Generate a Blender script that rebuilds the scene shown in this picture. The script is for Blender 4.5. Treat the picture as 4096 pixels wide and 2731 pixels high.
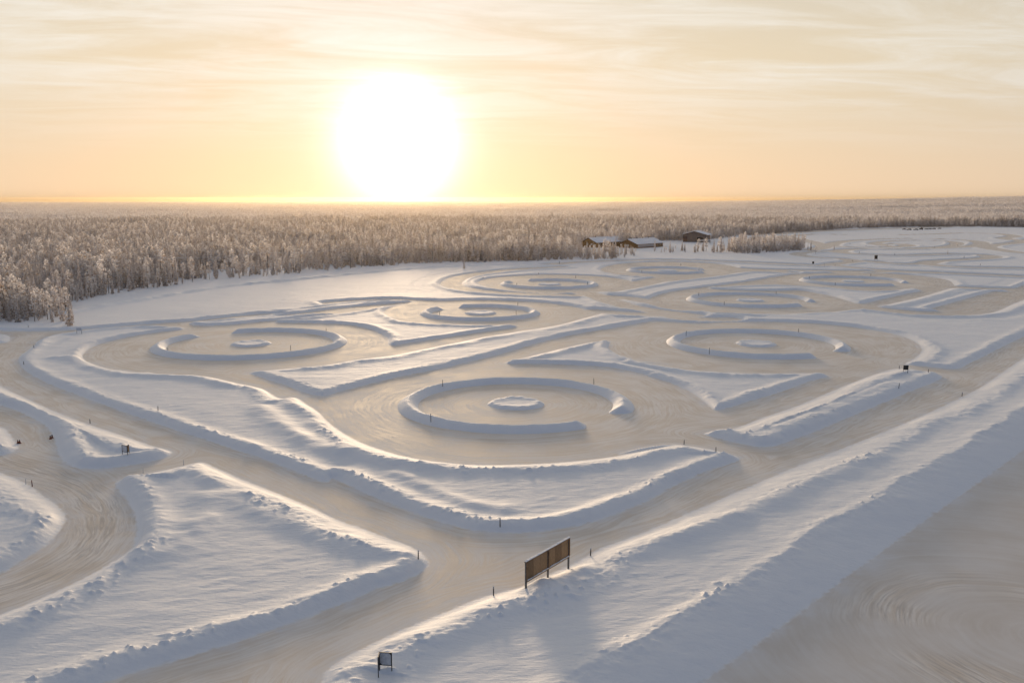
import bpy, math, random
import numpy as np
from mathutils import Vector, Matrix

for o in list(bpy.data.objects):
    bpy.data.objects.remove(o)
scene = bpy.context.scene
COL = scene.collection
random.seed(7)
rng = np.random.default_rng(7)

# ------------------------------------------------------------------ camera
PW, PH = 4096.0, 2731.0          # photograph size, for turning pixels into directions
FPX, HORY, CAMH = 3600.0, 798.0, 45.0
PITCH = math.atan((PH / 2 - HORY) / FPX)
cam_d = bpy.data.cameras.new('camera')
cam_d.sensor_width = 36.0
cam_d.lens = 36.0 * FPX / PW
cam_d.clip_start = 0.5
cam_d.clip_end = 60000
cam = bpy.data.objects.new('camera', cam_d)
COL.objects.link(cam)
cam.location = (0, 0, CAMH)
cam.rotation_euler = (math.pi / 2 - PITCH, 0, 0)
scene.camera = cam

def ray(x, y):
    a = (x - PW / 2) / FPX
    b = (PH / 2 - y) / FPX
    cp, sp = math.cos(PITCH), math.sin(PITCH)
    return Vector((a, cp + b * sp, -sp + b * cp)).normalized()

# ------------------------------------------------------------------ sun, sky, exposure
SUN = ray(1593, 575)
SUN_AZ = math.atan2(SUN.x, SUN.y)
SUN_EL = math.asin(SUN.z)
sl = bpy.data.lights.new('sun', 'SUN')
sl.energy = 2.9
sl.angle = math.radians(9.5)
sl.color = (1.0, 0.74, 0.48)
sun = bpy.data.objects.new('sun', sl)
COL.objects.link(sun)
# the glare reaches well above the disc, so the light comes in a little steeper than its centre
LAMP_EL = math.radians(5.0)
LAMP = Vector((math.sin(SUN_AZ) * math.cos(LAMP_EL), math.cos(SUN_AZ) * math.cos(LAMP_EL), math.sin(LAMP_EL)))
sun.rotation_euler = (-LAMP).to_track_quat('-Z', 'Y').to_euler()

vs = scene.view_settings
vs.view_transform = 'Standard'
vs.look = 'None'
vs.gamma = 1.0
vs.use_curve_mapping = False
vs.exposure = 0.0
scene.render.engine = 'CYCLES'
cy = scene.cycles
cy.use_denoising = True
cy.max_bounces = 6
cy.diffuse_bounces = 3
cy.glossy_bounces = 2
cy.transmission_bounces = 2
cy.volume_bounces = 1
cy.transparent_max_bounces = 4
cy.use_adaptive_sampling = True
cy.adaptive_threshold = 0.02
cy.sample_clamp_indirect = 6.0


class NT:
    """small helper for building node trees"""
    def __init__(s, tree):
        s.t = tree
    def n(s, typ, **kw):
        nd = s.t.nodes.new(typ)
        for k, v in kw.items():
            setattr(nd, k, v)
        return nd
    def set(s, sock, v):
        if hasattr(v, 'is_output'):
            s.t.links.new(v, sock)
        elif v is not None:
            try:
                sock.default_value = v
            except Exception:
                sock.default_value = tuple(v) + (1.0,)
    def m(s, op, a, b=None, c=None, clamp=False):
        nd = s.n('ShaderNodeMath', operation=op, use_clamp=clamp)
        for i, v in enumerate((a, b, c)):
            if v is not None:
                s.set(nd.inputs[i], v)
        return nd.outputs[0]
    def v(s, op, a, b=None, out=0):
        nd = s.n('ShaderNodeVectorMath', operation=op)
        s.set(nd.inputs[0], a)
        if b is not None:
            s.set(nd.inputs[1], b)
        return nd.outputs[out]
    def mix(s, f, a, b, blend='MIX'):
        nd = s.n('ShaderNodeMix', data_type='RGBA', blend_type=blend)
        s.set(nd.inputs[0], f)
        s.set(nd.inputs[6], a)
        s.set(nd.inputs[7], b)
        return nd.outputs[2]
    def rng(s, v, a, b, c, d, interp='SMOOTHSTEP'):
        nd = s.n('ShaderNodeMapRange', interpolation_type=interp)
        nd.clamp = True
        for i, q in enumerate((v, a, b, c, d)):
            s.set(nd.inputs[i], q)
        return nd.outputs[0]
    def noise(s, vec, scale, detail=3, rough=0.5, dist=0.0, dim='3D'):
        nd = s.n('ShaderNodeTexNoise', noise_dimensions=dim)
        if dim == '1D':
            s.set(nd.inputs['W'], vec)
        else:
            s.set(nd.inputs['Vector'], vec)
        nd.inputs['Scale'].default_value = scale
        nd.inputs['Detail'].default_value = detail
        nd.inputs['Roughness'].default_value = rough
        nd.inputs['Distortion'].default_value = dist
        return nd.outputs[0]


def build_world():
    w = bpy.data.worlds.new('World')
    scene.world = w
    w.use_nodes = True
    t = w.node_tree
    t.nodes.clear()
    g = NT(t)
    out = g.n('ShaderNodeOutputWorld')
    bg = g.n('ShaderNodeBackground')
    t.links.new(bg.outputs[0], out.inputs[0])
    tc = g.n('ShaderNodeTexCoord')
    d = g.v('NORMALIZE', tc.outputs['Generated'])
    sep = g.n('ShaderNodeSeparateXYZ')
    t.links.new(d, sep.inputs[0])
    z = sep.outputs[2]
    zc = g.m('MAXIMUM', z, 0.0)
    dot = g.v('DOT_PRODUCT', d, tuple(SUN), out=1)
    gam = g.m('MULTIPLY', g.m('ARCCOSINE', g.m('MINIMUM', dot, 0.999999)), 180 / math.pi)
    el = g.m('MULTIPLY', g.m('ARCSINE', zc), 180 / math.pi)
    sky = g.n('ShaderNodeTexSky', sky_type='NISHITA')
    sky.sun_disc = False
    sky.sun_elevation = SUN_EL
    sky.sun_rotation = SUN_AZ
    sky.altitude = 200
    sky.dust_density = 2.0
    front = g.rng(gam, 18, 120, 1.0, 0.0)
    hz = g.m('POWER', 2.718, g.m('MULTIPLY', el, -1 / 10.0))
    hor = g.mix(front, (0.23, 0.28, 0.41), (0.93, 0.70, 0.475))
    upp = g.mix(front, (0.135, 0.19, 0.325), (0.72, 0.66, 0.55))
    zen = g.rng(el, 9, 60, 0.0, 1.0)
    upp = g.mix(zen, upp, g.mix(front, (0.12, 0.17, 0.285), (0.50, 0.46, 0.42)))
    base = g.mix(hz, upp, hor)
    low = g.m('POWER', 2.718, g.m('MULTIPLY', el, -1 / 0.22))
    base = g.mix(g.m('MULTIPLY', low, 0.95), base, g.mix(front, (0.22, 0.25, 0.33), (0.42, 0.30, 0.18)))
    # thin cirrus veil: noise on a high flat layer, stretched along the wind
    den = g.m('ADD', zc, 0.07)
    px = g.m('DIVIDE', sep.outputs[0], den)
    py = g.m('DIVIDE', sep.outputs[1], den)
    cmb = g.n('ShaderNodeCombineXYZ')
    g.set(cmb.inputs[0], g.m('MULTIPLY', g.m('ADD', px, g.m('MULTIPLY', py, 0.22)), 0.62))
    g.set(cmb.inputs[1], g.m('MULTIPLY', g.m('SUBTRACT', py, g.m('MULTIPLY', px, 0.18)), 1.5))
    n1 = g.noise(cmb.outputs[0], 1.25, 9, 0.68, 0.9)
    n2 = g.noise(cmb.outputs[0], 0.33, 3, 0.5, 0.3)
    veil = g.rng(g.m('ADD', g.m('MULTIPLY', n1, 0.65), g.m('MULTIPLY', n2, 0.35)), 0.37, 0.63, 0.0, 1.0)
    up = g.rng(el, 1.5, 9.0, 0.0, 1.0)
    vc = g.mix(front, (0.24, 0.28, 0.37), (0.95, 0.91, 0.83))
    vc = g.mix(zen, vc, g.mix(front, (0.20, 0.25, 0.34), (0.57, 0.53, 0.48)))
    dc = g.mix(front, (0.13, 0.19, 0.32), (0.84, 0.71, 0.52))
    # lower gaps show golden sky, the higher ones a greyer one
    dc = g.mix(g.rng(el, 7, 15, 0.0, 1.0), dc, upp)
    cl = g.mix(veil, dc, vc)
    base = g.mix(g.m('MULTIPLY', up, 0.9), base, cl)
    base = g.mix(0.10, base, g.mix(1.0, sky.outputs[0], (0.10, 0.10, 0.10), 'MULTIPLY'))
    # the sun behind thin cloud: a broad glare and a wide warm aureole
    blob = g.m('MULTIPLY', g.m('POWER', 2.718, g.m('MULTIPLY', g.m('POWER', g.m('DIVIDE', gam, 2.75), 2.0), -1.0)), 1.9)
    aur = g.m('POWER', 2.718, g.m('MULTIPLY', gam, -1 / 4.0))
    aurc = g.mix(aur, (0, 0, 0), (0.06, 0.15, 0.38))
    bl = g.n('ShaderNodeCombineXYZ')
    g.set(bl.inputs[0], g.m('MULTIPLY', blob, 0.75))
    g.set(bl.inputs[1], g.m('MULTIPLY', blob, 0.99))
    g.set(bl.inputs[2], g.m('MULTIPLY', blob, 0.98))
    base = g.v('ADD', g.v('ADD', base, aurc), bl.outputs[0])
    g.set(bg.inputs[0], base)
    bg.inputs[1].default_value = 1.0
    w.cycles.sampling_method = 'MANUAL'
    w.cycles.sample_map_resolution = 1024


build_world()

# ------------------------------------------------------------------ pixel tables to ground
REG = {'F': (0, 0, 1.7415), 'R1': (0, 1200, .59524), 'R2': (1000, 1000, .72279), 'R3': (2400, 1000, .72109),
       'R4': (0, 1600, .72128), 'R5': (1200, 1900, .63776), 'R6': (2500, 1700, .67857), 'R7': (2200, 850, .5102),
       'R8': (3100, 850, .42347), 'RH': (2300, 900, .2551)}

def px(reg, x, y):
    a, b, s = REG[reg]
    return a + x * s, b + y * s

def gnd(reg, x, y, z=0.0):
    r = ray(*px(reg, x, y))
    k = (z - CAMH) / r.z
    return (r.x * k, r.y * k)

def P(*groups):
    """P('R1',[(x,y)..],'R2',[..]) -> ground points"""
    out = []
    for reg, pts in zip(groups[0::2], groups[1::2]):
        out += [gnd(reg, *p) for p in pts]
    return np.array(out)

def smooth_curve(p, closed, step=1.2):
    n = len(p)
    out = []
    rngi = range(n if closed else n - 1)
    for i in rngi:
        if closed:
            a, b, c, d = p[(i - 1) % n], p[i], p[(i + 1) % n], p[(i + 2) % n]
        else:
            a, b, c, d = p[max(i - 1, 0)], p[i], p[i + 1], p[min(i + 2, n - 1)]
        L = np.linalg.norm(c - b)
        k = int(min(max(L / step, 1), 24))
        # centripetal Catmull-Rom keeps traced corners from overshooting
        t0 = 0.0
        t1 = t0 + max(np.linalg.norm(b - a), 1e-3) ** .5
        t2 = t1 + max(L, 1e-3) ** .5
        t3 = t2 + max(np.linalg.norm(d - c), 1e-3) ** .5
        for j in range(k):
            t = t1 + (t2 - t1) * j / k
            A1 = (t1 - t) / (t1 - t0) * a + (t - t0) / (t1 - t0) * b
            A2 = (t2 - t) / (t2 - t1) * b + (t - t1) / (t2 - t1) * c
            A3 = (t3 - t) / (t3 - t2) * c + (t - t2) / (t3 - t2) * d
            B1 = (t2 - t) / (t2 - t0) * A1 + (t - t0) / (t2 - t0) * A2
            B2 = (t3 - t) / (t3 - t1) * A2 + (t - t1) / (t3 - t1) * A3
            out.append((t2 - t) / (t2 - t1) * B1 + (t - t1) / (t2 - t1) * B2)
    if not closed:
        out.append(p[-1])
    return np.array(out)

# ------------------------------------------------------------------ noise
def vnoise(x, y, seed=0):
    xi = np.floor(x).astype(np.int64)
    yi = np.floor(y).astype(np.int64)
    fx, fy = x - xi, y - yi
    fx = fx * fx * fx * (fx * (fx * 6 - 15) + 10)
    fy = fy * fy * fy * (fy * (fy * 6 - 15) + 10)
    def h(a, b):
        n = (a * 374761393 + b * 668265263 + seed * 1442695041) & 0xffffffff
        n = ((n ^ (n >> 13)) * 1274126177) & 0xffffffff
        return ((n ^ (n >> 16)) & 0xffff) / 65535.0
    return (h(xi, yi) * (1 - fx) + h(xi + 1, yi) * fx) * (1 - fy) + (h(xi, yi + 1) * (1 - fx) + h(xi + 1, yi + 1) * fx) * fy - 0.5

def fbm(x, y, seed=0, oct=3):
    o = np.zeros_like(x)
    a = 1.0
    for i in range(oct):
        o += a * vnoise(x, y, seed + i * 17)
        x, y, a = x * 2.03 + 5.1, y * 2.03 + 1.7, a * 0.5
    return o

def sstep(a, b, x):
    t = np.clip((x - a) / (b - a), 0, 1)
    return t * t * (3 - 2 * t)

# ------------------------------------------------------------------ ground sheet: radial grid, finest where the tracks are
def make_rows():
    r = [0.4, 8, 18, 28, 38, 46, 53]
    d = 58.0
    while d < 1500:
        r.append(d)
        st = min(d * d / 44000.0, d * 0.0027)
        if d > 900:
            st = d * 0.006
        d += st
    while d < 15000:
        r.append(d)
        d *= 1.045
    r.append(15000.0)
    return np.array(r)

ROWS = make_rows()
dense = np.linspace(math.radians(-36), math.radians(36), 780)
COLS = np.concatenate([np.linspace(-math.pi, math.radians(-37), 30), dense, np.linspace(math.radians(37), math.pi, 30)])
RR, TT = np.meshgrid(ROWS, COLS, indexing='ij')
GX, GY = RR * np.sin(TT), RR * np.cos(TT)
NR, NC = GX.shape
MARG = 15.0

def window(p, m):
    d = np.hypot(p[:, 0], p[:, 1])
    th = np.arctan2(p[:, 0], p[:, 1])
    r0 = np.searchsorted(ROWS, max(d.min() - m, 0))
    r1 = np.searchsorted(ROWS, d.max() + m) + 1
    e = m / max(d.min() - m, 10.0)
    c0 = np.searchsorted(COLS, th.min() - e)
    c1 = np.searchsorted(COLS, th.max() + e) + 1
    return max(r0 - 1, 0), min(r1, NR), max(c0 - 1, 0), min(c1, NC)

def dist_segments(D, pts, closed, m):
    n = len(pts)
    for i in range(n if closed else n - 1):
        a, b = pts[i], pts[(i + 1) % n]
        ab = b - a
        L2 = ab @ ab
        if L2 < 1e-9:
            continue
        # long edges only matter near themselves: walk them in pieces
        k = int(np.sqrt(L2) / 30) + 1
        for j in range(k):
            q0, q1 = a + ab * j / k, a + ab * (j + 1) / k
            r0, r1, c0, c1 = window(np.array([q0, q1]), m)
            if r1 <= r0 or c1 <= c0:
                continue
            X, Y = GX[r0:r1, c0:c1], GY[r0:r1, c0:c1]
            t = np.clip(((X - a[0]) * ab[0] + (Y - a[1]) * ab[1]) / L2, 0, 1)
            dd = np.hypot(X - a[0] - t * ab[0], Y - a[1] - t * ab[1])
            np.minimum(D[r0:r1, c0:c1], dd, out=D[r0:r1, c0:c1])

def sd_poly(pts):
    D = np.full((NR, NC), MARG)
    dist_segments(D, pts, True, MARG)
    ins = np.zeros((NR, NC), bool)
    n = len(pts)
    for i in range(n):
        (x1, y1), (x2, y2) = pts[i], pts[(i + 1) % n]
        lo, hi = min(y1, y2), max(y1, y2)
        if hi - lo < 1e-9:
            continue
        r0 = max(np.searchsorted(ROWS, lo) - 1, 0) if lo > 0 else 0
        r1 = min(np.searchsorted(ROWS, max(hi, 1) / math.cos(math.radians(36.5))) + 1, NR)
        if r1 <= r0:
            continue
        X, Y = GX[r0:r1, 30:-30], GY[r0:r1, 30:-30]
        hit = ((y1 > Y) != (y2 > Y)) & (X < (x2 - x1) * (Y - y1) / (y2 - y1) + x1)
        ins[r0:r1, 30:-30] ^= hit
    return np.where(ins, D, -D)

def sd_stroke(pts, w):
    D = np.full((NR, NC), MARG + w)
    dist_segments(D, pts, False, MARG + w / 2)
    return np.clip(w / 2 - D, -MARG, MARG)

S = np.full((NR, NC), MARG)           # signed distance to the snow edge, positive in snow
HC = np.full((NR, NC), 1.3)           # bank crest height
HP = np.full((NR, NC), 0.75)          # plateau height behind the bank
BW = np.full((NR, NC), 2.6)           # bank width

def ice(sd, hc=None, hp=None, bw=None):
    global S
    k = -sd < S
    S = np.where(k, -sd, S)
    for A, v in ((HC, hc), (HP, hp), (BW, bw)):
        if v is not None:
            A[k] = v

def snow(sd, hc=1.3, hp=0.7, bw=2.6):
    global S
    k = sd > S
    S = np.where(k, sd, S)
    for A, v in ((HC, hc), (HP, hp), (BW, bw)):
        A[k] = v

def poly(*g):
    return smooth_curve(P(*g), True)

# --- the driven ice: one large cleared area with snow islands in it
I2_top = ('R2', [(1940, 352), (1850, 377), (1700, 417), (1500, 449), (1300, 482), (1100, 522), (920, 557), (800, 582), (600, 607), (400, 640), (150, 662), (0, 678)])
A_pts = P('R1', [(-900, 190), (-300, 202), (0, 207), (200, 209), (500, 201), (700, 187), (900, 170), (1100, 154), (1300, 140), (1600, 108), (1900, 78), (2200, 45)],
          'R2', [(400, 292), (600, 276), (800, 270), (950, 277), (1060, 281), (1200, 277), (1400, 279), (1600, 289), (1750, 306), (1850, 326), (1935, 345)],
          *I2_top,
          'R2', [(50, 700), (200, 748), (300, 788), (400, 808), (500, 782), (600, 757), (800, 707), (1000, 667), (1200, 622), (1400, 572), (1600, 512), (1800, 467), (2000, 432), (2200, 397)],
          'R3', [(300, 392), (400, 398), (540, 404), (700, 400), (900, 398), (1100, 402), (1300, 416), (1500, 441), (1650, 471), (1750, 510), (1785, 545), (1780, 570), (1740, 605), (1700, 634),
                 (1800, 645), (1960, 660), (2050, 627), (2200, 553), (2352, 478), (2700, 310), (3300, 60), (3500, 150), (2700, 420), (2352, 600), (2100, 768), (1900, 868), (1600, 998), (1300, 1118), (1000, 1238), (700, 1368)],
          'R5', [(2100, 380), (1880, 460), (1800, 510), (1700, 563), (1600, 602), (1500, 650), (1400, 695), (1250, 735), (1150, 762), (1000, 822), (800, 902), (600, 987), (400, 1082), (250, 1162), (170, 1222), (130, 1303), (80, 1450), (100, 1900)],
          'R4', [(600, 2300), (-500, 2300), (-1200, 1500), (-1500, 500), (-1200, -400)])
ice(sd_poly(smooth_curve(A_pts, True)), hc=1.3, hp=0.75, bw=2.8)
# --- the big lot in the lower right corner, with its high bank
LOT_Z = -1.2
lot = np.array([gnd('R6', x_, y_, LOT_Z) for x_, y_ in [(3300, -500), (2800, -160), (2352, 145), (2100, 325), (1900, 467), (1700, 607), (1500, 752), (1300, 900), (1100, 1050), (900, 1195), (700, 1340), (450, 1519), (150, 1740), (-100, 2250), (1500, 2600), (3900, 2200), (4200, 200)]])
SLOT = -sd_poly(smooth_curve(lot, True))
# --- far discs
C_pts = P('R3', [(262, 285), (320, 318), (450, 338), (700, 352), (900, 357), (1100, 353), (1300, 343), (1500, 321), (1650, 291), (1800, 256), (1900, 226), (1960, 206), (1962, 190), (1920, 165), (1800, 146), (1650, 133), (1450, 127), (1250, 127), (1100, 132), (980, 147), (900, 160), (800, 177), (680, 192), (560, 207), (400, 230), (300, 257)])
ice(sd_poly(smooth_curve(C_pts, True)), hc=1.3, hp=0.8, bw=2.6)
D7 = P('R2', [(1262, 186), (1330, 212), (1450, 229), (1650, 239), (1800, 238), (1950, 226), (2060, 208), (2125, 188), (2090, 167), (2000, 152), (1900, 143), (1800, 139), (1650, 136), (1500, 141), (1350, 153), (1280, 168)])
ice(sd_poly(smooth_curve(D7, True)), hc=1.3, hp=0.8, bw=2.6)
D8 = P('R7', [(395, 455), (480, 482), (600, 497), (900, 508), (1130, 500), (1300, 482), (1450, 457), (1490, 441), (1430, 421), (1300, 401), (1100, 390), (900, 386), (700, 391), (520, 406), (430, 426)])
ice(sd_poly(smooth_curve(D8, True)), hc=1.3, hp=0.8, bw=2.6)

def road(w, *g, **kw):
    ice(sd_stroke(smooth_curve(P(*g), False, 3.0), w * (2.0 if w < 12 else 1.6)), **kw)

FAR = dict(hc=1.35, hp=0.4, bw=2.8)
road(6, 'R2', [(1720, 95), (1500, 106), (1300, 126), (1180, 148), (1125, 172), (1115, 192), (1170, 212), (1300, 230), (1500, 243), (1800, 252), (2050, 262), (2352, 318)], **FAR)
road(6, 'R3', [(-100, 232), (0, 262), (150, 312), (300, 338), (500, 362)], **FAR)
road(6, 'R2', [(1900, 338), (2100, 352), (2352, 368)], 'R3', [(500, 384), (700, 384)], **FAR)
road(6, 'R2', [(1960, 228), (2120, 200), (2280, 165), (2352, 150)], **FAR)
road(6, 'R3', [(0, 212), (200, 186), (400, 165), (600, 142), (780, 118), (900, 118), (1050, 126)], **FAR)
road(6, 'R3', [(180, 190), (400, 150), (520, 147)], **FAR)
road(7, 'R7', [(0, 408), (250, 390), (600, 378), (900, 374), (1300, 384), (1700, 400), (2000, 412)], **FAR)
road(6, 'R7', [(1480, 440), (1700, 455), (2000, 458), (2352, 470)], **FAR)
road(7, 'R3', [(1490, 323), (1750, 349), (2000, 349), (2200, 291), (2400, 211), (2700, 90)], **FAR)
road(5, 'R3', [(1900, 331), (2060, 285), (2230, 236)], **FAR)
road(7, 'R3', [(1960, 206), (2100, 214), (2352, 221), (2700, 240)], **FAR)
road(7, 'R8', [(-300, 470), (0, 488), (250, 497), (420, 503), (600, 480), (740, 462), (640, 440), (420, 428), (280, 415), (215, 398), (260, 380), (400, 372), (580, 362)], **FAR)
road(8, 'R8', [(-400, 535), (0, 545), (400, 552), (900, 560), (1500, 572), (2000, 592), (2700, 625)], **FAR)
road(6, 'R8', [(560, 503), (800, 530), (1100, 552), (1500, 566)], **FAR)
road(8, 'R8', [(740, 456), (900, 464), (1050, 480), (1250, 490), (1400, 484), (1500, 462), (1700, 450), (1900, 440), (2040, 425), (1980, 405), (1700, 395), (1300, 405), (1100, 408), (900, 400), (700, 390), (600, 370), (650, 355), (800, 346), (1100, 348), (1500, 340), (1800, 325), (1940, 300), (1900, 275), (1700, 258), (1300, 248), (900, 258), (650, 275), (540, 300), (570, 322), (800, 330), (1050, 330), (1250, 316), (1180, 300), (1000, 303)], **FAR)
road(7, 'R8', [(1060, 318), (950, 300), (970, 284), (1100, 272), (1400, 265), (1650, 276), (1715, 300), (1600, 325), (1300, 339)], **FAR)
road(8, 'R8', [(1400, 485), (1600, 510), (1800, 520), (2100, 525), (2700, 535)], **FAR)
road(26, 'R8', [(-200, 212), (0, 200), (300, 180), (700, 165), (1200, 150), (1700, 132), (2000, 118), (2800, 112)], hc=1.5, hp=1.0, bw=5.0)
road(8, 'R8', [(80, 220), (220, 250), (420, 300), (455, 330), (300, 362)], **FAR)
road(8, 'R8', [(180, 222), (400, 206), (650, 212)], **FAR)
road(9, 'R8', [(1200, 212), (1500, 206), (1750, 196), (2050, 200), (2260, 225), (2160, 246), (2400, 270), (2700, 275)], **FAR)
road(9, 'R8', [(2450, 250), (2250, 290), (2050, 310), (2000, 330), (2150, 360), (2400, 390), (2800, 410)], **FAR)
FIELD_EDGE = ('F', [(150, 722), (330, 690), (520, 660), (700, 642), (860, 626), (1010, 614), (1200, 607), (1330, 603), (1480, 598)])

# --- snow islands
I1 = P('R1', [(1240, 193), (1000, 178), (700, 195), (520, 216), (380, 237), (270, 267), (230, 307), (180, 345), (135, 380), (128, 412), (150, 455), (230, 512), (400, 590), (560, 652), (700, 704), (850, 758), (1060, 832), (1400, 945), (1800, 1078), (2200, 1222)],
       'R5', [(200, 22), (400, 112), (600, 192), (800, 267), (950, 312), (1100, 347), (1250, 360), (1400, 360), (1550, 347), (1700, 325), (1850, 290), (2050, 215), (2200, 150)],
       'R3', [(400, 1312), (600, 1222), (775, 1155), (640, 1112), (465, 1082), (390, 1077), (250, 1094), (100, 1132)],
       'R2', [(2340, 1078), (2200, 1104), (2000, 1144), (1800, 1168), (1600, 1182), (1400, 1189), (1200, 1187), (1000, 1167), (850, 1140), (700, 1097), (600, 1058), (500, 1002), (430, 950), (375, 895), (320, 858), (240, 815)],
       'R1', [(1900, 662), (1750, 592), (1600, 560), (1500, 536), (1400, 516), (1300, 506), (1100, 498), (950, 492), (800, 476), (700, 455), (600, 420), (562, 395), (562, 360), (605, 325), (690, 290), (810, 260), (940, 236), (1070, 216)])
snow(sd_poly(smooth_curve(I1, True)), hc=1.45, hp=0.6, bw=2.4)
I3 = P('R2', [(1415, 627), (1600, 630), (1800, 637), (2000, 650), (2200, 692)],
       'R3', [(0, 652), (150, 677), (300, 707), (420, 747), (520, 797), (580, 842), (615, 872), (640, 889), (720, 872), (850, 832), (1000, 787), (1150, 732), (1260, 694), (1130, 684), (1000, 686), (800, 684), (600, 676), (400, 655), (200, 616)],
       'R2', [(2340, 636), (2160, 618), (2060, 590), (1985, 545), (1980, 505), (1900, 510), (1800, 530), (1700, 552), (1550, 590)])
snow(sd_poly(smooth_curve(I3, True)), hc=1.35, hp=0.5, bw=2.3)
I4 = P('R2', [(135, 399), (300, 404), (500, 410), (620, 427), (700, 452), (760, 487), (785, 528), (900, 512), (1100, 482), (1300, 452), (1485, 422), (1400, 420), (1200, 417), (1000, 410), (850, 397), (765, 367), (742, 345), (780, 317), (850, 298), (780, 310), (650, 333), (500, 352), (350, 370)])
snow(sd_poly(smooth_curve(I4, True)), hc=1.3, hp=0.5, bw=2.3)
I5 = P('R1', [(1272, 158), (1350, 173), (1500, 169), (1800, 142), (2100, 112), (2340, 90)],
       'R2', [(150, 366), (300, 347), (500, 322), (700, 302), (900, 285), (800, 281), (600, 286), (400, 304), (200, 329), (0, 352)],
       'R1', [(1900, 92), (1600, 122), (1400, 142)])
snow(sd_poly(smooth_curve(I5, True)), hc=1.3, hp=0.7, bw=2.4)
I6 = P('R3', [(575, 1020), (650, 1042), (750, 1067), (900, 1092), (965, 1087), (1100, 1042), (1300, 962), (1500, 877), (1700, 792), (1892, 697), (1790, 678), (1700, 662), (1640, 659), (1550, 682), (1450, 717), (1300, 777), (1100, 862), (900, 932), (750, 987)])
snow(sd_poly(smooth_curve(I6, True)), hc=1.7, hp=1.0, bw=3.0)
I7 = P('R5', [(803, 540), (800, 562), (770, 602), (650, 662), (500, 707), (300, 792), (150, 852), (0, 907)],
       'R4', [(1300, 1342), (1000, 1432), (700, 1522), (560, 1570), (200, 1690), (-300, 1850), (-800, 1750), (-500, 1400), (0, 1190), (200, 1110), (400, 1020), (600, 912), (720, 832), (758, 740), (745, 630), (700, 545), (645, 480), (640, 458), (700, 432), (850, 402), (1000, 368), (1110, 344), (1200, 377), (1350, 442), (1500, 502)],
       'R5', [(0, 172), (100, 217), (250, 287), (400, 337), (550, 397), (700, 452), (775, 500)])
snow(sd_poly(smooth_curve(I7, True)), hc=1.5, hp=0.7, bw=2.5)
I8 = P('R1', [(-900, 150), (-300, 420), (0, 577), (200, 672), (400, 762), (600, 837), (800, 902), (1000, 972), (1155, 1022), (1100, 1062), (900, 1107), (700, 1132), (550, 1132), (450, 1097), (400, 1042), (372, 952), (340, 882), (290, 832), (200, 782), (100, 737), (0, 707), (-300, 620), (-900, 480)])
snow(sd_poly(smooth_curve(I8, True)), hc=1.7, hp=1.0, bw=3.2)
I9 = P('R1', [(-700, 780), (0, 852), (60, 892), (100, 952), (122, 998), (60, 1032), (0, 1047), (-700, 1090)])
snow(sd_poly(smooth_curve(I9, True)), hc=1.3, hp=0.8, bw=2.8)
I10 = P('R4', [(-600, 120), (0, 402), (80, 432), (160, 472), (240, 532), (300, 572), (350, 622), (362, 665), (330, 722), (270, 792), (150, 872), (0, 962), (-600, 1230)])
snow(sd_poly(smooth_curve(I10, True)), hc=1.5, hp=0.9, bw=2.8)
I11 = P('R1', [(-200, 215), (30, 232), (66, 262), (30, 287), (-200, 305)])
snow(sd_poly(smooth_curve(I11, True)), hc=1.0, hp=0.6, bw=2.4)
I12 = np.vstack([P('R3', [(600, 213), (800, 224), (1000, 226)]), P('R8', [(200, 732), (400, 762), (550, 792), (700, 837), (800, 861), (1000, 821), (1200, 776), (1372, 735), (1250, 722), (1100, 742), (900, 747), (700, 737), (500, 717), (300, 702), (100, 692)]), P('R3', [(950, 196), (800, 200)])])
snow(sd_poly(smooth_curve(I12, True)), hc=1.5, hp=0.8, bw=2.8)

S = np.clip(S, -MARG, MARG)
# --- heights
S_all = np.minimum(S, SLOT)
gr = np.gradient(S, ROWS, axis=0)
gt = np.gradient(S, COLS, axis=1) / np.maximum(RR, 1)
facing = -(gr * np.cos(TT - SUN_AZ) - gt * np.sin(TT - SUN_AZ))       # slope faces the low sun
facing = np.clip(facing, -1, 1)
W = 0.9 * BW * (1.0 + 1.4 * sstep(0.15, 0.9, facing)) * (1 + 0.35 * fbm(GX / 14, GY / 14, 3, 2))
crest = 0.70 * HC * (1 - 0.12 * sstep(330, 600, RR)) * (1 + 0.34 * (1 - 0.7 * sstep(350, 600, RR)) * fbm(GX / 9, GY / 9, 11, 3))
plat = 0.85 * HP * (1 - 0.55 * sstep(330, 600, RR)) * (1 + 0.55 * fbm(GX / 40, GY / 40, 21, 3))
sp = np.maximum(S, 0)
t = np.clip(sp / W, 0, 1)
rise = t * (1.25 - 0.25 * t * t) * (0.55 + 0.45 * sstep(0, .5, t))
rise = np.minimum(rise, 1.0)
back = np.exp(-((np.maximum(sp - W, 0)) / 2.1) ** 2)
Z = np.where(sp < W, crest * rise, plat + (crest - plat) * back)
# the long strip above the lot: a broad shelf that falls in a wide slope to the lot
wl = 7.5 * (1 + 0.30 * fbm(GX / 16, GY / 16, 13, 2))
tl = np.clip(SLOT / wl, 0, 1)
shelf = 0.80 * (1 + .3 * fbm(GX / 18, GY / 18, 15, 2))
zl = np.where(SLOT < wl, LOT_Z + 2.25 * (tl * (1.35 - 0.35 * tl)) * (1 + .10 * fbm(GX / 8, GY / 8, 16, 2)), shelf + (LOT_Z + 2.25 - shelf) * np.exp(-((SLOT - wl) / 1.6) ** 2))
kl = sstep(7.5, 15, SLOT)
Z = np.where(SLOT <= 0, LOT_Z, np.where(SLOT < MARG, zl * (1 - kl) * sstep(0, 3, sp) + Z * np.maximum(kl, 1 - sstep(0, 3, sp)), Z))
S = S_all
W = np.where((SLOT < 15) & (SLOT < sp), wl, W)
sp = np.maximum(S, 0)
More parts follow.
